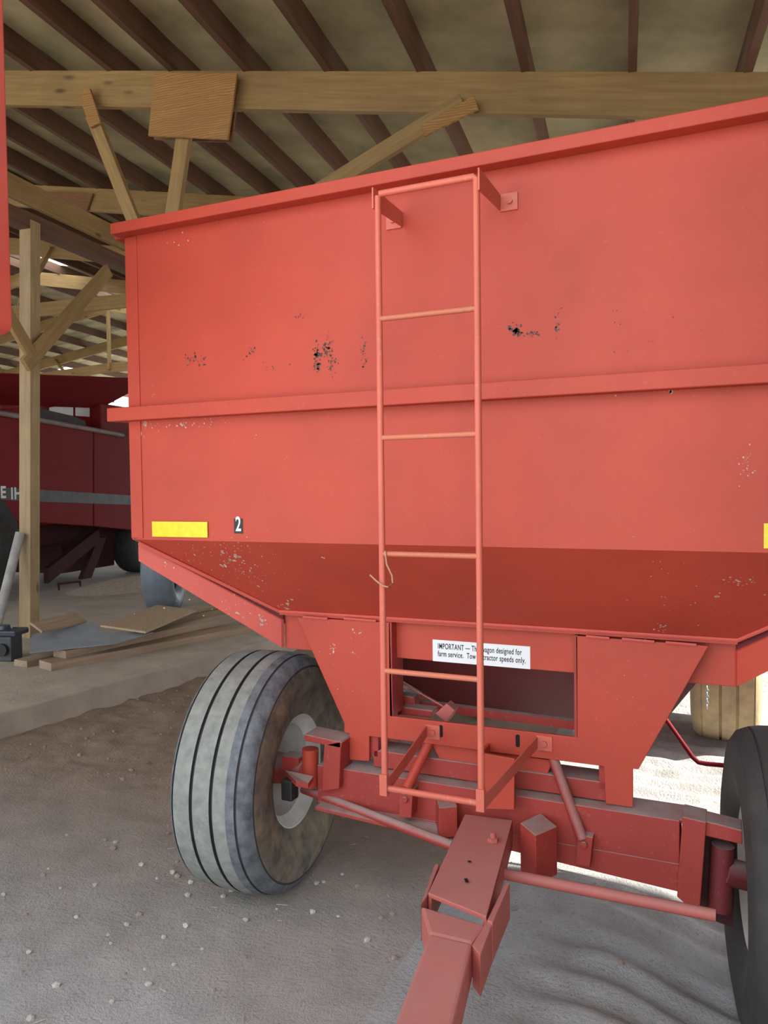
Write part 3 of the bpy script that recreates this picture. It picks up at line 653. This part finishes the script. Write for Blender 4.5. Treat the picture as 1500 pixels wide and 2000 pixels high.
# left yoke, kingpin, spindle
def pq(pix, y): return [pY(p, y) for p in pix]
part('axle_yoke', MB().prism(pq([(633, 1454), (666, 1448), (662, 1541), (628, 1546)], AY - 0.03), (0, 0.10, 0)).prism(pq([(594, 1434), (668, 1450), (666, 1462), (594, 1447)], AY - 0.03), (0, 0.10, 0)), RED_D, axle, bevel=0.003)
k0 = pY((606, 1462), AY + 0.02); k1 = pY((606, 1535), AY + 0.02)
part('kingpin', MB().tube([k0, k1], 0.030, 16), RED, axle, smooth=True)
part('spindle', MB().tube([pY((600, 1508), AY + 0.02), pY((560, 1500), AY + 0.06)], [0.042, 0.036], 14).box(pY((575, 1487), AY + 0.03), (0.07, 0.06, 0.05)), RED_D, axle, smooth=True)
part('steering_arm', MB().hull8([pY((556, 1504), AY - .04), pY((612, 1516), AY - .06), pY((602, 1530), AY - .10), pY((578, 1526), AY - .12)], [p - np.array([0, 0, 0.018]) for p in (pY((556, 1504), AY - .04), pY((612, 1516), AY - .06), pY((602, 1530), AY - .10), pY((578, 1526), AY - .12))]), RED_D, axle)
part('tie_rod_end', MB().box(pY((566, 1540), AY - 0.07), (0.045, 0.05, 0.075)), BLACK, axle, bevel=0.006)
# right yoke
part('axle_yoke', MB().prism(pq([(1333, 1595), (1380, 1606), (1366, 1790), (1322, 1752)], AY - 0.03), (0, 0.10, 0)).prism(pq([(1333, 1592), (1450, 1622), (1450, 1650), (1333, 1622)], AY - 0.02), (0, 0.08, 0)), RED_D, axle, bevel=0.003)
part('kingpin', MB().tube([pY((1412, 1650), AY + 0.03), pY((1405, 1775), AY + 0.03)], 0.032, 16).tube([pY((1412, 1700), AY + 0.03), pY((1490, 1720), AY + 0.08)], 0.04, 14), MAROON, axle, smooth=True)
part('shade_block', MB().prism(pq([(1372, 1612), (1440, 1630), (1432, 1812), (1366, 1788)], AY + 0.06), (0, 0.05, 0)), UNDER, axle)  # added dark block stands in for shade beside the right hub
# tie rods
ZR = 0.36
part('tie_rod', MB().tube([pZ((592, 1541), 0.385), pZ((884, 1652), ZR)], 0.016, 12), RED_D, WG, smooth=True)
part('tie_rod', MB().tube([pZ((970, 1704), ZR), pZ((1398, 1788), ZR)], 0.016, 12), RED_TONGUE, WG, smooth=True)
# struts from bolster to axle tabs
for (a, b, ya, yb, nm, tabq) in (((838, 1452), (794, 1540), YP + 0.02, AY - 0.05, RED, [(780, 1542), (806, 1544), (803, 1598), (779, 1596)]),
                                 ((1080, 1480), (1138, 1640), YP + 0.02, AY - 0.03, RED_D, [(1128, 1630), (1158, 1636), (1152, 1695), (1125, 1688)])):
    so = part('strut', MB().tube([pY(a, ya), pY(b, yb)], 0.017, 12), nm, WG, smooth=True)
    mb = MB().prism(pq(tabq, yb - 0.004), (0, 0.06, 0)); c = pY((sum(p[0] for p in tabq) / 4, tabq[0][1] + 18), yb - 0.004)
    mb.tube([c, c - np.array([0, 0.012, 0])], 0.011, 6); part('strut_tab', mb, RED_D, so, bevel=0.002)
# pivot plates between bolster and axle
part('pivot_plate', MB().prism(pq([(934, 1470), (1005, 1482), (1004, 1582), (938, 1580)], AY - 0.06), (0, 0.012, 0)).prism(pq([(934, 1470), (940, 1471), (944, 1580), (932, 1578)], AY - 0.065), (0, 0.12, 0)), RED, WG, bevel=0.002)
part('pivot_plate', MB().prism(pq([(842, 1452), (1080, 1486), (1062, 1530), (1000, 1548), (925, 1532), (868, 1500)], AY + 0.06), (0, 0.012, 0)), RED, WG, bevel=0.002)
part('turntable_beam', MB().span((-0.40, AY + 0.05, 0.505), (0.44, AY + 0.16, 0.565)), RED_D, WG, bevel=0.003)
# stop blocks on the axle face
def block(pix_top, drop, name='stop_block', z=0.40):
    T = [pZ(p, z) for p in pix_top]; part(name, MB().hull8(T, [t - np.array([0, 0, drop]) for t in T]), RED_D, axle, bevel=0.002)
block([(850, 1550), (884, 1545), (893, 1575), (858, 1578)], 0.10, z=0.46)
block([(1016, 1607), (1046, 1632), (1088, 1614), (1056, 1588)], 0.15, z=0.455)
# gate linkage seen through the opening
gl = part('gate_linkage', MB().strap(pY((775, 1372), 0.52), pY((1128, 1418), 0.52), (0, 0, 0.03), (0, 0.03, 0)), RED_D, WG)
part('linkage_block', MB().prism(pq([(775, 1356), (808, 1362), (812, 1386), (776, 1398)], 0.44), (0, 0.05, 0)).prism(pq([(782, 1380), (846, 1388), (842, 1402), (782, 1396)], 0.40), (0, 0.06, 0)), RED_D, gl, bevel=0.004)
part('linkage_block', MB().prism(pq([(850, 1394), (872, 1374), (888, 1388), (872, 1412)], 0.38), (0, 0.05, 0)), RED_TONGUE, gl, bevel=0.003)
part('linkage_rod', MB().tube([pY((772, 1326), 0.46), pY((866, 1380), 0.42)], 0.003, 6), RED_TONGUE, gl)
part('control_rod', MB().tube([pY((1285, 1385), 0.9), pY((1304, 1410), 0.9), pY((1352, 1478), 0.9), pY((1364, 1489), 0.9), pY((1380, 1492), 0.9), pY((1470, 1500), 0.9)], 0.0085, 10), COMB, WG, smooth=True, label='thin dark red bent control rod')
part('frame_rail', MB().span((-0.46, 0.30, 0.54), (-0.38, 3.0, 0.66)).span((0.38, 0.30, 0.54), (0.46, 3.0, 0.66)), RED_D, WG, bevel=0.003)
part('rear_axle', MB().span((-0.66, 2.76, 0.40), (0.66, 2.88, 0.50)).span((-0.46, 2.76, 0.50), (-0.38, 2.88, 0.56)).span((0.38, 2.76, 0.50), (0.46, 2.88, 0.56)), RED_D, WG)
# rear legs carrying the hopper
for x in (-0.42, 0.42): part('rear_leg', MB().span((x - 0.05, 2.55, 0.62), (x + 0.05, 2.62, 1.0)), RED, WG)

# tongue
tz = 0.435
A, B_, Cc, D_ = [pZ(p, z) for p, z in (((908, 1590), tz), ((1001, 1602), tz), ((836, 1744), 0.425), ((950, 1790), 0.425))]
ton = part('drawbar', MB().hull8([A, B_, D_, Cc], [p - np.array([0, 0, 0.012]) for p in (A, B_, D_, Cc)])
           .hull8([B_, D_, D_ + np.array([-0.01, 0, 0]), B_ + np.array([-0.01, 0, 0])], [p - np.array([0, 0, 0.085]) for p in (B_, D_, D_ + np.array([-0.01, 0, 0]), B_ + np.array([-0.01, 0, 0]))])
           .hull8([A, Cc, Cc + np.array([0.01, 0, 0]), A + np.array([0.01, 0, 0])], [p - np.array([0, 0, 0.085]) for p in (A, Cc, Cc + np.array([0.01, 0, 0]), A + np.array([0.01, 0, 0]))]),
           RED_TONGUE, WG, bevel=0.002, label='faded red drawbar tongue')
bc = pZ((963, 1642), tz); bo = MB().tube([bc - np.array([0, 0, 0.002]), bc + np.array([0, 0, 0.010])], 0.017, 6); bo.tube([bc, bc + np.array([0, 0, 0.026])], 0.009, 10)
part('bolt', bo, RED_TONGUE, ton)
for (px, py, L_) in ((917, 1683, 0.008), (911, 1720, 0.02)):
    c = pZ((px, py), tz - 0.003); d = np.array([0.5, -0.85, 0])
    part('bolt_hole', MB().strap(c - d * L_ / 2, c + d * L_ / 2, (0.008, 0.004, 0), (0, 0, 0.0015)), DARK, ton)
hd = (pZ((838, 2000), 0.38) - (A + B_) / 2); hd[2] = 0; hd /= np.linalg.norm(hd); pd = np.array([-hd[1], hd[0], 0.])
zf = 0.415
E0, E1 = pZ((822, 1768), zf), pZ((948, 1806), zf)           # clevis rear edge
E2, E3 = pZ((922, 1842), zf), pZ((838, 1822), zf)
F0, F1 = pZ((770, 2000), zf), pZ((884, 2000), zf)
F0 = F0 + (F0 - E3) / np.linalg.norm(F0 - E3) * 1.5; F1 = F1 + (F1 - E2) / np.linalg.norm(F1 - E2) * 1.5
up9 = np.array([0, 0, 0.09])
cl = MB().hull8([E0, E1, E2, E3], [p - up9 for p in (E0, E1, E2, E3)]); cl.hull8([E3, E2, F1, F0], [p - up9 for p in (E3, E2, F1, F0)])
part('drawbar_tube', cl, RED_TONGUE, ton, bevel=0.008)
for (pix, s) in (([(951, 1797), (988, 1722), (996, 1724), (962, 1802)], 1), ([(834, 1750), (858, 1688), (850, 1686), (822, 1766)], -1)):
    T = [pZ(p, zf + 0.004) for p in pix]
    part('clevis_plate', MB().hull8(T, [x - np.array([0, 0, 0.10]) for x in T]), RED_TONGUE, ton, bevel=0.002)
T = [pZ(p, zf - 0.003) for p in ((951, 1797), (962, 1802), (938, 1866), (922, 1846))]
part('clevis_plate', MB().hull8(T, [x - np.array([0, 0, 0.10]) for x in T]), RED_TONGUE, ton, bevel=0.002)
# wire caught on the ladder
wr = MB().tube([(XL + 0.014, LADY - 0.010, 1.322), (XL + 0.016, LADY - 0.012, 1.308), (XL + 0.020, LADY - 0.014, 1.285), (XL + 0.036, LADY - 0.015, 1.255), (XL + 0.038, LADY - 0.016, 1.235), (XL + 0.026, LADY - 0.017, 1.223), (XL + 0.008, LADY - 0.018, 1.226), (XL - 0.012, LADY - 0.018, 1.240), (XL - 0.030, LADY - 0.018, 1.255)], 0.0024, 6)
wo = part('bent_wire', wr, WIRE, smooth=True); tag(wo, 'short bent rusty wire hooked on the red ladder rung', 'wire')
ch = MB()
for i in range(7):
    c = pY((1381, 1344 + i * 6), 2.35); a = 0 if i % 2 else math.pi / 2
    ch.tube([c + np.array([math.cos(a) * 0.008 * math.cos(t), math.sin(a) * 0.008 * math.cos(t), 0.014 * math.sin(t)]) for t in [2 * math.pi * q / 10 for q in range(11)]], 0.0026, 5, False)
part('safety_chain', ch, STEEL, WG)

# ================================================================== NEIGHBOURING MACHINE AT THE LEFT EDGE
ny_ = -0.45
pr = pY((25, 640), ny_); pt = pY((25, 10), ny_)
NM = thing('grain_tank', 'tall flat red machine body cut off by the left edge of the picture', 'machine', (pr[0] - 0.8, ny_ - 0.5, 0))
rr = 0.03; bxr = pr[0]; zb_ = pY((5, 655), ny_)[2]
prof = [(bxr - 1.6, zb_), (bxr - rr, zb_), (bxr - rr * 0.3, zb_ + rr * 0.3), (bxr, zb_ + rr), (bxr, 3.25), (bxr - 1.6, 3.25)]
part('side_panel', MB().prism([(x, ny_, z) for x, z in prof], (0.0, -0.9, 0)), PINK, NM, bevel=0.006)
part('support_leg', MB().span((bxr - 0.95, ny_ - 0.75, 0.5), (bxr - 0.8, ny_ - 0.6, zb_)).span((bxr - 1.5, ny_ - 0.75, 0.5), (bxr - 1.35, ny_ - 0.6, zb_)).span((bxr - 1.6, ny_ - 0.78, 0.42), (bxr - 0.6, ny_ - 0.58, 0.54)), RED_D, NM)
tc = CAM + AX_F * 0.80 - AX_R * 0.80
m = Matrix.Translation((tc[0], tc[1], 0.425)) @ Matrix.Rotation(math.radians(24), 4, 'Z')
nw = put('wheel', WMD[0], NM, m)
fx = np.array([bxr - 1.1, ny_ - 0.68, 0.48])
part('axle_beam', MB().tube([fx, (tc[0] - 0.12, tc[1] - 0.03, 0.43)], 0.045, 12).tube([(bxr - 1.5, ny_ - 0.68, 0.48), (bxr - 1.75, ny_ - 0.72, 0.43)], 0.045, 12), RED_D, NM)
part('jack_stand', MB().tube([(bxr - 0.75, ny_ - 0.68, -0.01), (bxr - 0.75, ny_ - 0.68, 0.45)], 0.04, 12), RED_D, NM)
nw2 = put('wheel', WMD[0], NM, Matrix.Translation((bxr - 1.9, ny_ - 0.75, 0.425)) @ Matrix.Rotation(math.radians(14), 4, 'Z'))
for nm, me_ in zip(('rim', 'rim', 'hub'), WM[1:]): put(nm, me_, nw2)
for nm, me_ in zip(('rim', 'rim', 'hub'), WM[1:]): put(nm, me_, nw)

# ================================================================== COMBINE HARVESTER
CX = -7.2
CB = thing('combine_harvester', 'dark red combine harvester parked behind the timber post', 'combine', BW(CX - 1.3, 9, SLAB))
def cbx(bx0, by0, z0, bx1, by1, z1):
    return MB().box(BW((bx0 + bx1) / 2, (by0 + by1) / 2, (z0 + z1) / 2), (abs(bx1 - bx0), abs(by1 - by0), abs(z1 - z0)), BROT)
def cpoly(pix, depth=0.04, bx=CX):
    return MB().prism([pBX(p, bx) for p in pix], -BXV * depth)
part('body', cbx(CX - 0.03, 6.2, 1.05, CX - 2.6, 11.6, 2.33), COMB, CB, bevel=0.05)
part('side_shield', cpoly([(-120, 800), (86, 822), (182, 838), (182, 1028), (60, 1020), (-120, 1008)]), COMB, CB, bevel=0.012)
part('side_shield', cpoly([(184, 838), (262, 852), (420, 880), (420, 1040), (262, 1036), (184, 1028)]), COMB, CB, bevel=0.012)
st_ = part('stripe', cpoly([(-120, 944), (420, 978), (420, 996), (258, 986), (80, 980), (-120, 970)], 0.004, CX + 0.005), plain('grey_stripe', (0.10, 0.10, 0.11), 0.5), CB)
# lettering on the stripe: E and two bars visible beside the post
p0 = pBX((-42, 976), CX + 0.008); xd = BYV
text_part('lettering', 'IH', pBX((43, 974), CX + 0.009), tuple(BYV), (0, 0, 1), 0.20, LABEL, st_, off=0.006, sx=0.9, align='RIGHT')
text_part('lettering', 'CASE', pBX((12, 972), CX + 0.009), tuple(BYV), (0, 0, 1), 0.20, LABEL, st_, off=0.006, sx=0.9, align='RIGHT')
part('handrail', MB().tube([pBX((-60, 796), CX + 0.02), pBX((86, 822), CX + 0.02), pBX((240, 850), CX + 0.02)], 0.035, 10), plain('dusty_silver_bar', (0.30, 0.24, 0.24), 0.5), CB, smooth=True)
hp = MB(); 
hA = [BW(CX + 0.25, 6.6, 2.79), BW(CX + 0.25, 10.4, 3.20), BW(CX - 2.8, 10.4, 3.20), BW(CX - 2.8, 6.6, 2.79)]
hB = [BW(CX - 0.35, 7.4, 2.56), BW(CX - 0.35, 9.9, 2.74), BW(CX - 2.2, 9.9, 2.74), BW(CX - 2.2, 7.4, 2.56)]
hp.add(hB + hA, [(i, (i + 1) % 4, 4 + (i + 1) % 4, 4 + i) for i in range(4)])
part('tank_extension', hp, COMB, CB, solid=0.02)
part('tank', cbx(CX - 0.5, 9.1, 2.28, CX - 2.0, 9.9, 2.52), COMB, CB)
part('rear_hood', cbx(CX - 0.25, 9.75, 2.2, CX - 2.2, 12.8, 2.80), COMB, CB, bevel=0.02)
# engine cover; white panes stand in for bright sky through its windows
ca = part('cab', cpoly([(84, 786), (178, 772), (176, 848), (84, 832)], 0.05, CX - 0.42), COMB, CB)
for q in ([(97, 796), (120, 792), (143, 792), (143, 812), (97, 804)], [(148, 790), (175, 789), (175, 814), (148, 812)]):
    part('bright_sky_pane', cpoly(q, 0.01, CX - 0.405), LABEL, ca, label='white window pane painted as bright sky')
part('engine_screen', cpoly([(80, 798), (140, 812), (166, 822), (172, 846), (80, 832)], 0.06, CX - 0.33), plain('dusty_dark_screen', (0.10, 0.09, 0.09), 0.8), CB)
part('auger_tube', MB().tube([BW(CX - 0.2, 5.6, 3.0), BW(CX - 0.2, 7.55, 2.45)], 0.18, 20), STEEL, CB, smooth=True)
part('auger_boot', MB().tube([BW(CX - 0.1, 5.4, 2.55), BW(CX - 0.1, 7.3, 2.5)], 0.22, 16), BLACK, CB, smooth=True)
part('lower_frame', cbx(CX - 0.5, 6.5, 0.75, CX - 2.2, 11.2, 1.1), UNDER, CB)
part('brace', MB().strap(pBX((95, 1125), CX - 0.2), pBX((195, 1045), CX - 0.2), (0, 0, 0.2), -BXV * 0.08), UNDER, CB)
part('brace', MB().strap(pBX((170, 1130), CX - 0.25), pBX((200, 1050), CX - 0.25), BYV * 0.2, -BXV * 0.08), UNDER, CB)
sp = MB()
a, b, c, d = [pBX(p, CX - 0.1) for p in ((114, 1140), (156, 1136), (160, 1172), (118, 1178))]
sp.tube([a, b, c, d, a], 0.018, 6); part('step', sp, UNDER, CB)
def cwheel(bx, by, R, w, nm='wheel'):
    P, M_ = tire_profile(R, w, R * 0.5)
    me_ = MB().lathe(P, 56, M_[:-1]).mesh('wheel', [DARK_T, DARK_T, DARK_T, GROOVE], True)
    b0 = BW(bx, by, SLAB + R - 0.01); m = Matrix.Translation(tuple(b0)) @ Matrix.Rotation(BA, 4, 'Z')
    o = put(nm, me_, CB, m); put('rim', MB().lathe([(0.4 * w, R * 0.5), (0.2 * w, R * 0.42), (0.1 * w, 0.1), (0.1 * w, 0)], 32).mesh('rim', UNDER, True), o)
cwheel(CX - 0.25, 7.15, 0.72, 0.5); cwheel(CX - 2.4, 7.15, 0.72, 0.5); cwheel(CX - 0.45, 10.9, 0.5, 0.36); cwheel(CX - 2.2, 10.9, 0.5, 0.36)
fh = MB().box(BW(CX - 1.3, 9.8, 0.55), (1.5, 1.2, 0.5), BROT); part('straw_chopper', fh, UNDER, CB)

# ================================================================== SMALL THINGS ON THE SLAB
def board(name, pa, pb, zc, wid, th, mat, label, cat='board', group=None, roll=0.0):
    a = pZ(pa, zc); b = pZ(pb, zc); m, L = frame(a, b)
    m = m @ Matrix.Rotation(roll, 4, 'X')
    o = part(name, MB().span((0, -wid / 2, -th / 2), (L, wid / 2, th / 2)), mat, mat4=m, bevel=0.002)
    return tag(o, label, cat, group)
LG = 'loose lumber on the slab edge'
board('plank', (88, 1300), (500, 1222), SLAB + 0.03, 0.19, 0.06, BOARD, 'reddish brown plank lying lowest at the slab edge', 'plank', LG)
board('plank', (116, 1277), (470, 1203), SLAB + 0.091, 0.16, 0.06, BOARD, 'pale topped plank stacked on the lowest plank', 'plank', LG)
board('plank', (40, 1296), (120, 1277), SLAB + 0.026, 0.15, 0.05, BOARD, 'short plank end beside the dark battery box', 'plank', LG)
board('plank', (300, 1222), (560, 1168), SLAB + 0.05, 0.24, 0.10, BOARD, 'long thick plank under the particle board sheet', 'plank', LG)
board('plank', (350, 1196), (490, 1168), SLAB + 0.122, 0.18, 0.04, BOARD, 'plank lying on top near the wagon hip', 'plank', LG)
board('particle_board', (240, 1229), (345, 1188), SLAB + 0.20, 0.40, 0.018, OSB, 'flat tan particle board sheet tilted over the planks', 'board', None, 0.12)
# bent sheet metal
sm = MB(); zt = SLAB + 0.03
T = [pZ((58, 1276), zt + 0.10), pZ((62, 1240), zt + 0.16), pZ((178, 1216), zt + 0.20), pZ((205, 1236), zt + 0.15), pZ((300, 1236), zt + 0.12), pZ((225, 1258), zt + 0.10)]
sm.add(T, [(0, 1, 5), (1, 2, 3), (1, 3, 5), (3, 4, 5)])
o = part('sheet_metal', sm, SHEET, solid=0.006); tag(o, 'bluish grey bent metal sheet resting on the planks by the post', 'sheet')
board('scrap_board', (70, 1226), (158, 1206), SLAB + 0.27, 0.14, 0.02, BOARD, 'small brown scrap board tilted behind the bent metal sheet', 'board', None, 0.5)
# battery box left
b0 = pZ((4, 1292), SLAB)
BT = thing('battery', 'dark battery shaped box at the left edge beside the planks', 'battery', b0)
part('case', MB().box(b0 + np.array([-0.03, 0.06, 0.10]), (0.20, 0.16, 0.20), Matrix.Rotation(0.3, 3, 'Z')), plain('dark_grey_case', (0.07, 0.075, 0.08), 0.5), BT, bevel=0.012)
part('cap', MB().tube([b0 + np.array([0.03, -0.02, 0.10]), b0 + np.array([0.035, -0.04, 0.10])], 0.05, 18), BLACK, BT, smooth=True)
t0 = pZ((10, 1222), SLAB + 0.22)
part('top_tray', MB().box(b0 + np.array([-0.02, 0.07, 0.225]), (0.26, 0.20, 0.045), Matrix.Rotation(0.3, 3, 'Z')), DKBLUE, BT, bevel=0.01)
part('lid', MB().tube([b0 + np.array([-0.05, 0.07, 0.247]), b0 + np.array([-0.05, 0.07, 0.275])], [0.06, 0.05], 18), DKBLUE, BT, smooth=True)
# pipe leaning at the post
pa = pBX((14, 1200), PX_ + 0.02); pb = pBX((42, 1074), PX_ + 0.16)
pa = BW(PX_ - 0.02, PYB - 0.42, SLAB + 0.02); pb = BW(PX_ + 0.03, PYB - 0.11, 1.12)
o = part('grey_pipe', MB().tube([pa, pb], 0.042, 14), PIPE, smooth=True); tag(o, 'grey pipe leaning against the foot of the timber post', 'pipe')
# loose tire behind the hip strip
tb = pZ((285, 1208), SLAB)
tm = MB().lathe([(-0.09, 0.26), (-0.14, 0.30), (-0.165, 0.38), (-0.15, 0.46), (-0.10, 0.505), (0, 0.52), (0.10, 0.505), (0.15, 0.46), (0.165, 0.38), (0.14, 0.30), (0.09, 0.26)], 64).mesh('tire', BLUE_T, True)
m = Matrix.Translation((tb[0] + 0.03, tb[1] + 0.28, SLAB + 0.515)) @ Matrix.Rotation(math.radians(28), 4, 'Z')
LT = thing('loose_tire', 'smooth blue grey tire standing behind the planks under the wagon', 'tire', (tb[0], tb[1] + 0.28, SLAB))
to = put('tire', tm, LT, m)
put('rim', MB().lathe([(0.09, 0.27), (0.05, 0.25), (0.0, 0.1), (0, 0.0)], 40).mesh('rim', DARK_T, True), to)
for (pa, pb, lb) in (((352, 1176), (368, 1130), 'thin wooden stake leaning by the blue grey tire'), ((404, 1170), (396, 1130), 'thin upright lath right of the blue grey tire')):
    a = pZ(pa, SLAB); d = ray(*pb); k = (np.linalg.norm((a - CAM)[:2]) / np.linalg.norm(d[:2])); b = CAM + d * k; b = a + (b - a) * 1.6
    o = beam('wooden_stake', a, b, 0.03, 0.02, BOARD, upv=BXV); tag(o, lb, 'stake')
# straw heap beyond
sh = MB(); c = BW(-6.6, 9.2, SLAB); r = random.Random(2); nn_ = 14
for i in range(9):
    for j in range(nn_):
        a = 6.283 * j / nn_; q = i / 8; rad = 0.75 * q
        sh.v.append((c[0] + rad * math.cos(a) * 0.8, c[1] + rad * math.sin(a) * 1.4, SLAB + 0.13 * (1 - q ** 1.5) + (0.025 * (r.random() - 0.5) if i < 8 else -0.004)))
for i in range(8):
    for j in range(nn_): sh.f.append([i * nn_ + j, i * nn_ + (j + 1) % nn_, (i + 1) * nn_ + (j + 1) % nn_, (i + 1) * nn_ + j]); sh.m.append(0)
o = part('straw_heap', sh, STRAW, smooth=True); tag(o, 'low pale heap of straw chaff behind the planks', 'straw', kind='stuff')

# pebbles on the dirt
def rock_mesh(seed):
    bm = bmesh.new(); bmesh.ops.create_icosphere(bm, subdivisions=1, radius=1); r = random.Random(seed)
    for v in bm.verts: v.co *= 0.75 + 0.5 * r.random(); v.co.z *= 0.7
    me = bpy.data.meshes.new('pebble'); bm.to_mesh(me); bm.free(); me.materials.append(PEB); return me
RM = [rock_mesh(i) for i in range(5)]
spots = [(338, 1698), (372, 1714), (277, 1686), (306, 1710), (186, 1730), (118, 1735), (212, 1822), (247, 1800), (364, 1804), (57, 1855), (216, 1838), (110, 1918), (290, 1918), (283, 1889), (219, 1945), (8, 1748), (150, 1788), (340, 1880),
         (515, 1742), (618, 1719), (632, 1716), (668, 1702), (437, 1745), (452, 1733), (367, 1742), (540, 1770), (610, 1773), (718, 1827), (95, 1700), (225, 1640), (395, 1850), (60, 1980), (130, 1630), (660, 1780), (480, 1795), (320, 1826)]
r = random.Random(11)
for i, p in enumerate(spots):
    q = pZ(p, 0.0); s = 0.006 + 0.007 * r.random()
    if i in (0, 2, 8, 11, 12): s = 0.013
    o = put('pebble', RM[i % 5], None, Matrix.Translation((q[0], q[1], float(ground_z(q[0], q[1])) + s * 0.3)) @ Matrix.Rotation(r.random() * 6, 4, 'Z') @ Matrix.Scale(s, 4))
    tag(o, 'small pale pebble lying on the grey dirt floor', 'pebble', 'pebbles on the dirt floor')
# clods and crumbs nobody could count
cr = MB(); ico = bmesh.new(); bmesh.ops.create_icosphere(ico, subdivisions=1, radius=1); iv = [v.co.copy() for v in ico.verts]; 
for i, v in enumerate(ico.verts): v.index = i
ifc = [[v.index for v in f.verts] for f in ico.faces]; ico.free()
for i in range(1100):
    if i < 750:
        p = (r.uniform(-3.2, -0.9), r.uniform(0.9, 4.6))
        if p[0] < -3.25 + 0.134 * (p[1] - 1.138): continue
    else: p = (r.uniform(-1.8, 2.2), r.uniform(-1.4, 1.2))
    s = 0.003 + 0.013 * r.random() ** 3; z = float(ground_z(p[0], p[1]))
    cr.add([(p[0] + v.x * s * r.uniform(.7, 1.2), p[1] + v.y * s * r.uniform(.7, 1.2), z + s * 0.25 + v.z * s * 0.7) for v in iv], ifc)
sb = MB()
for i in range(140):
    p = (r.uniform(-2.9, 2.0), r.uniform(-1.3, 2.2)); a = r.random() * 6.28; L_ = 0.012 + 0.03 * r.random(); z = float(ground_z(p[0], p[1])) + 0.003
    sb.tube([(p[0], p[1], z), (p[0] + L_ * math.cos(a), p[1] + L_ * math.sin(a), float(ground_z(p[0] + L_ * math.cos(a), p[1] + L_ * math.sin(a))) + 0.004)], 0.0014, 4)
part('straw_bits', sb, STRAW, floor, kind='stuff', label='scattered pale straw bits')
part('dirt_crumbs', cr, plain('brown_clod', (0.36, 0.29, 0.23), 0.95, (0.24, 0.18, 0.13), scale=30), floor, kind='stuff', label='scattered brown dirt crumbs and clods')
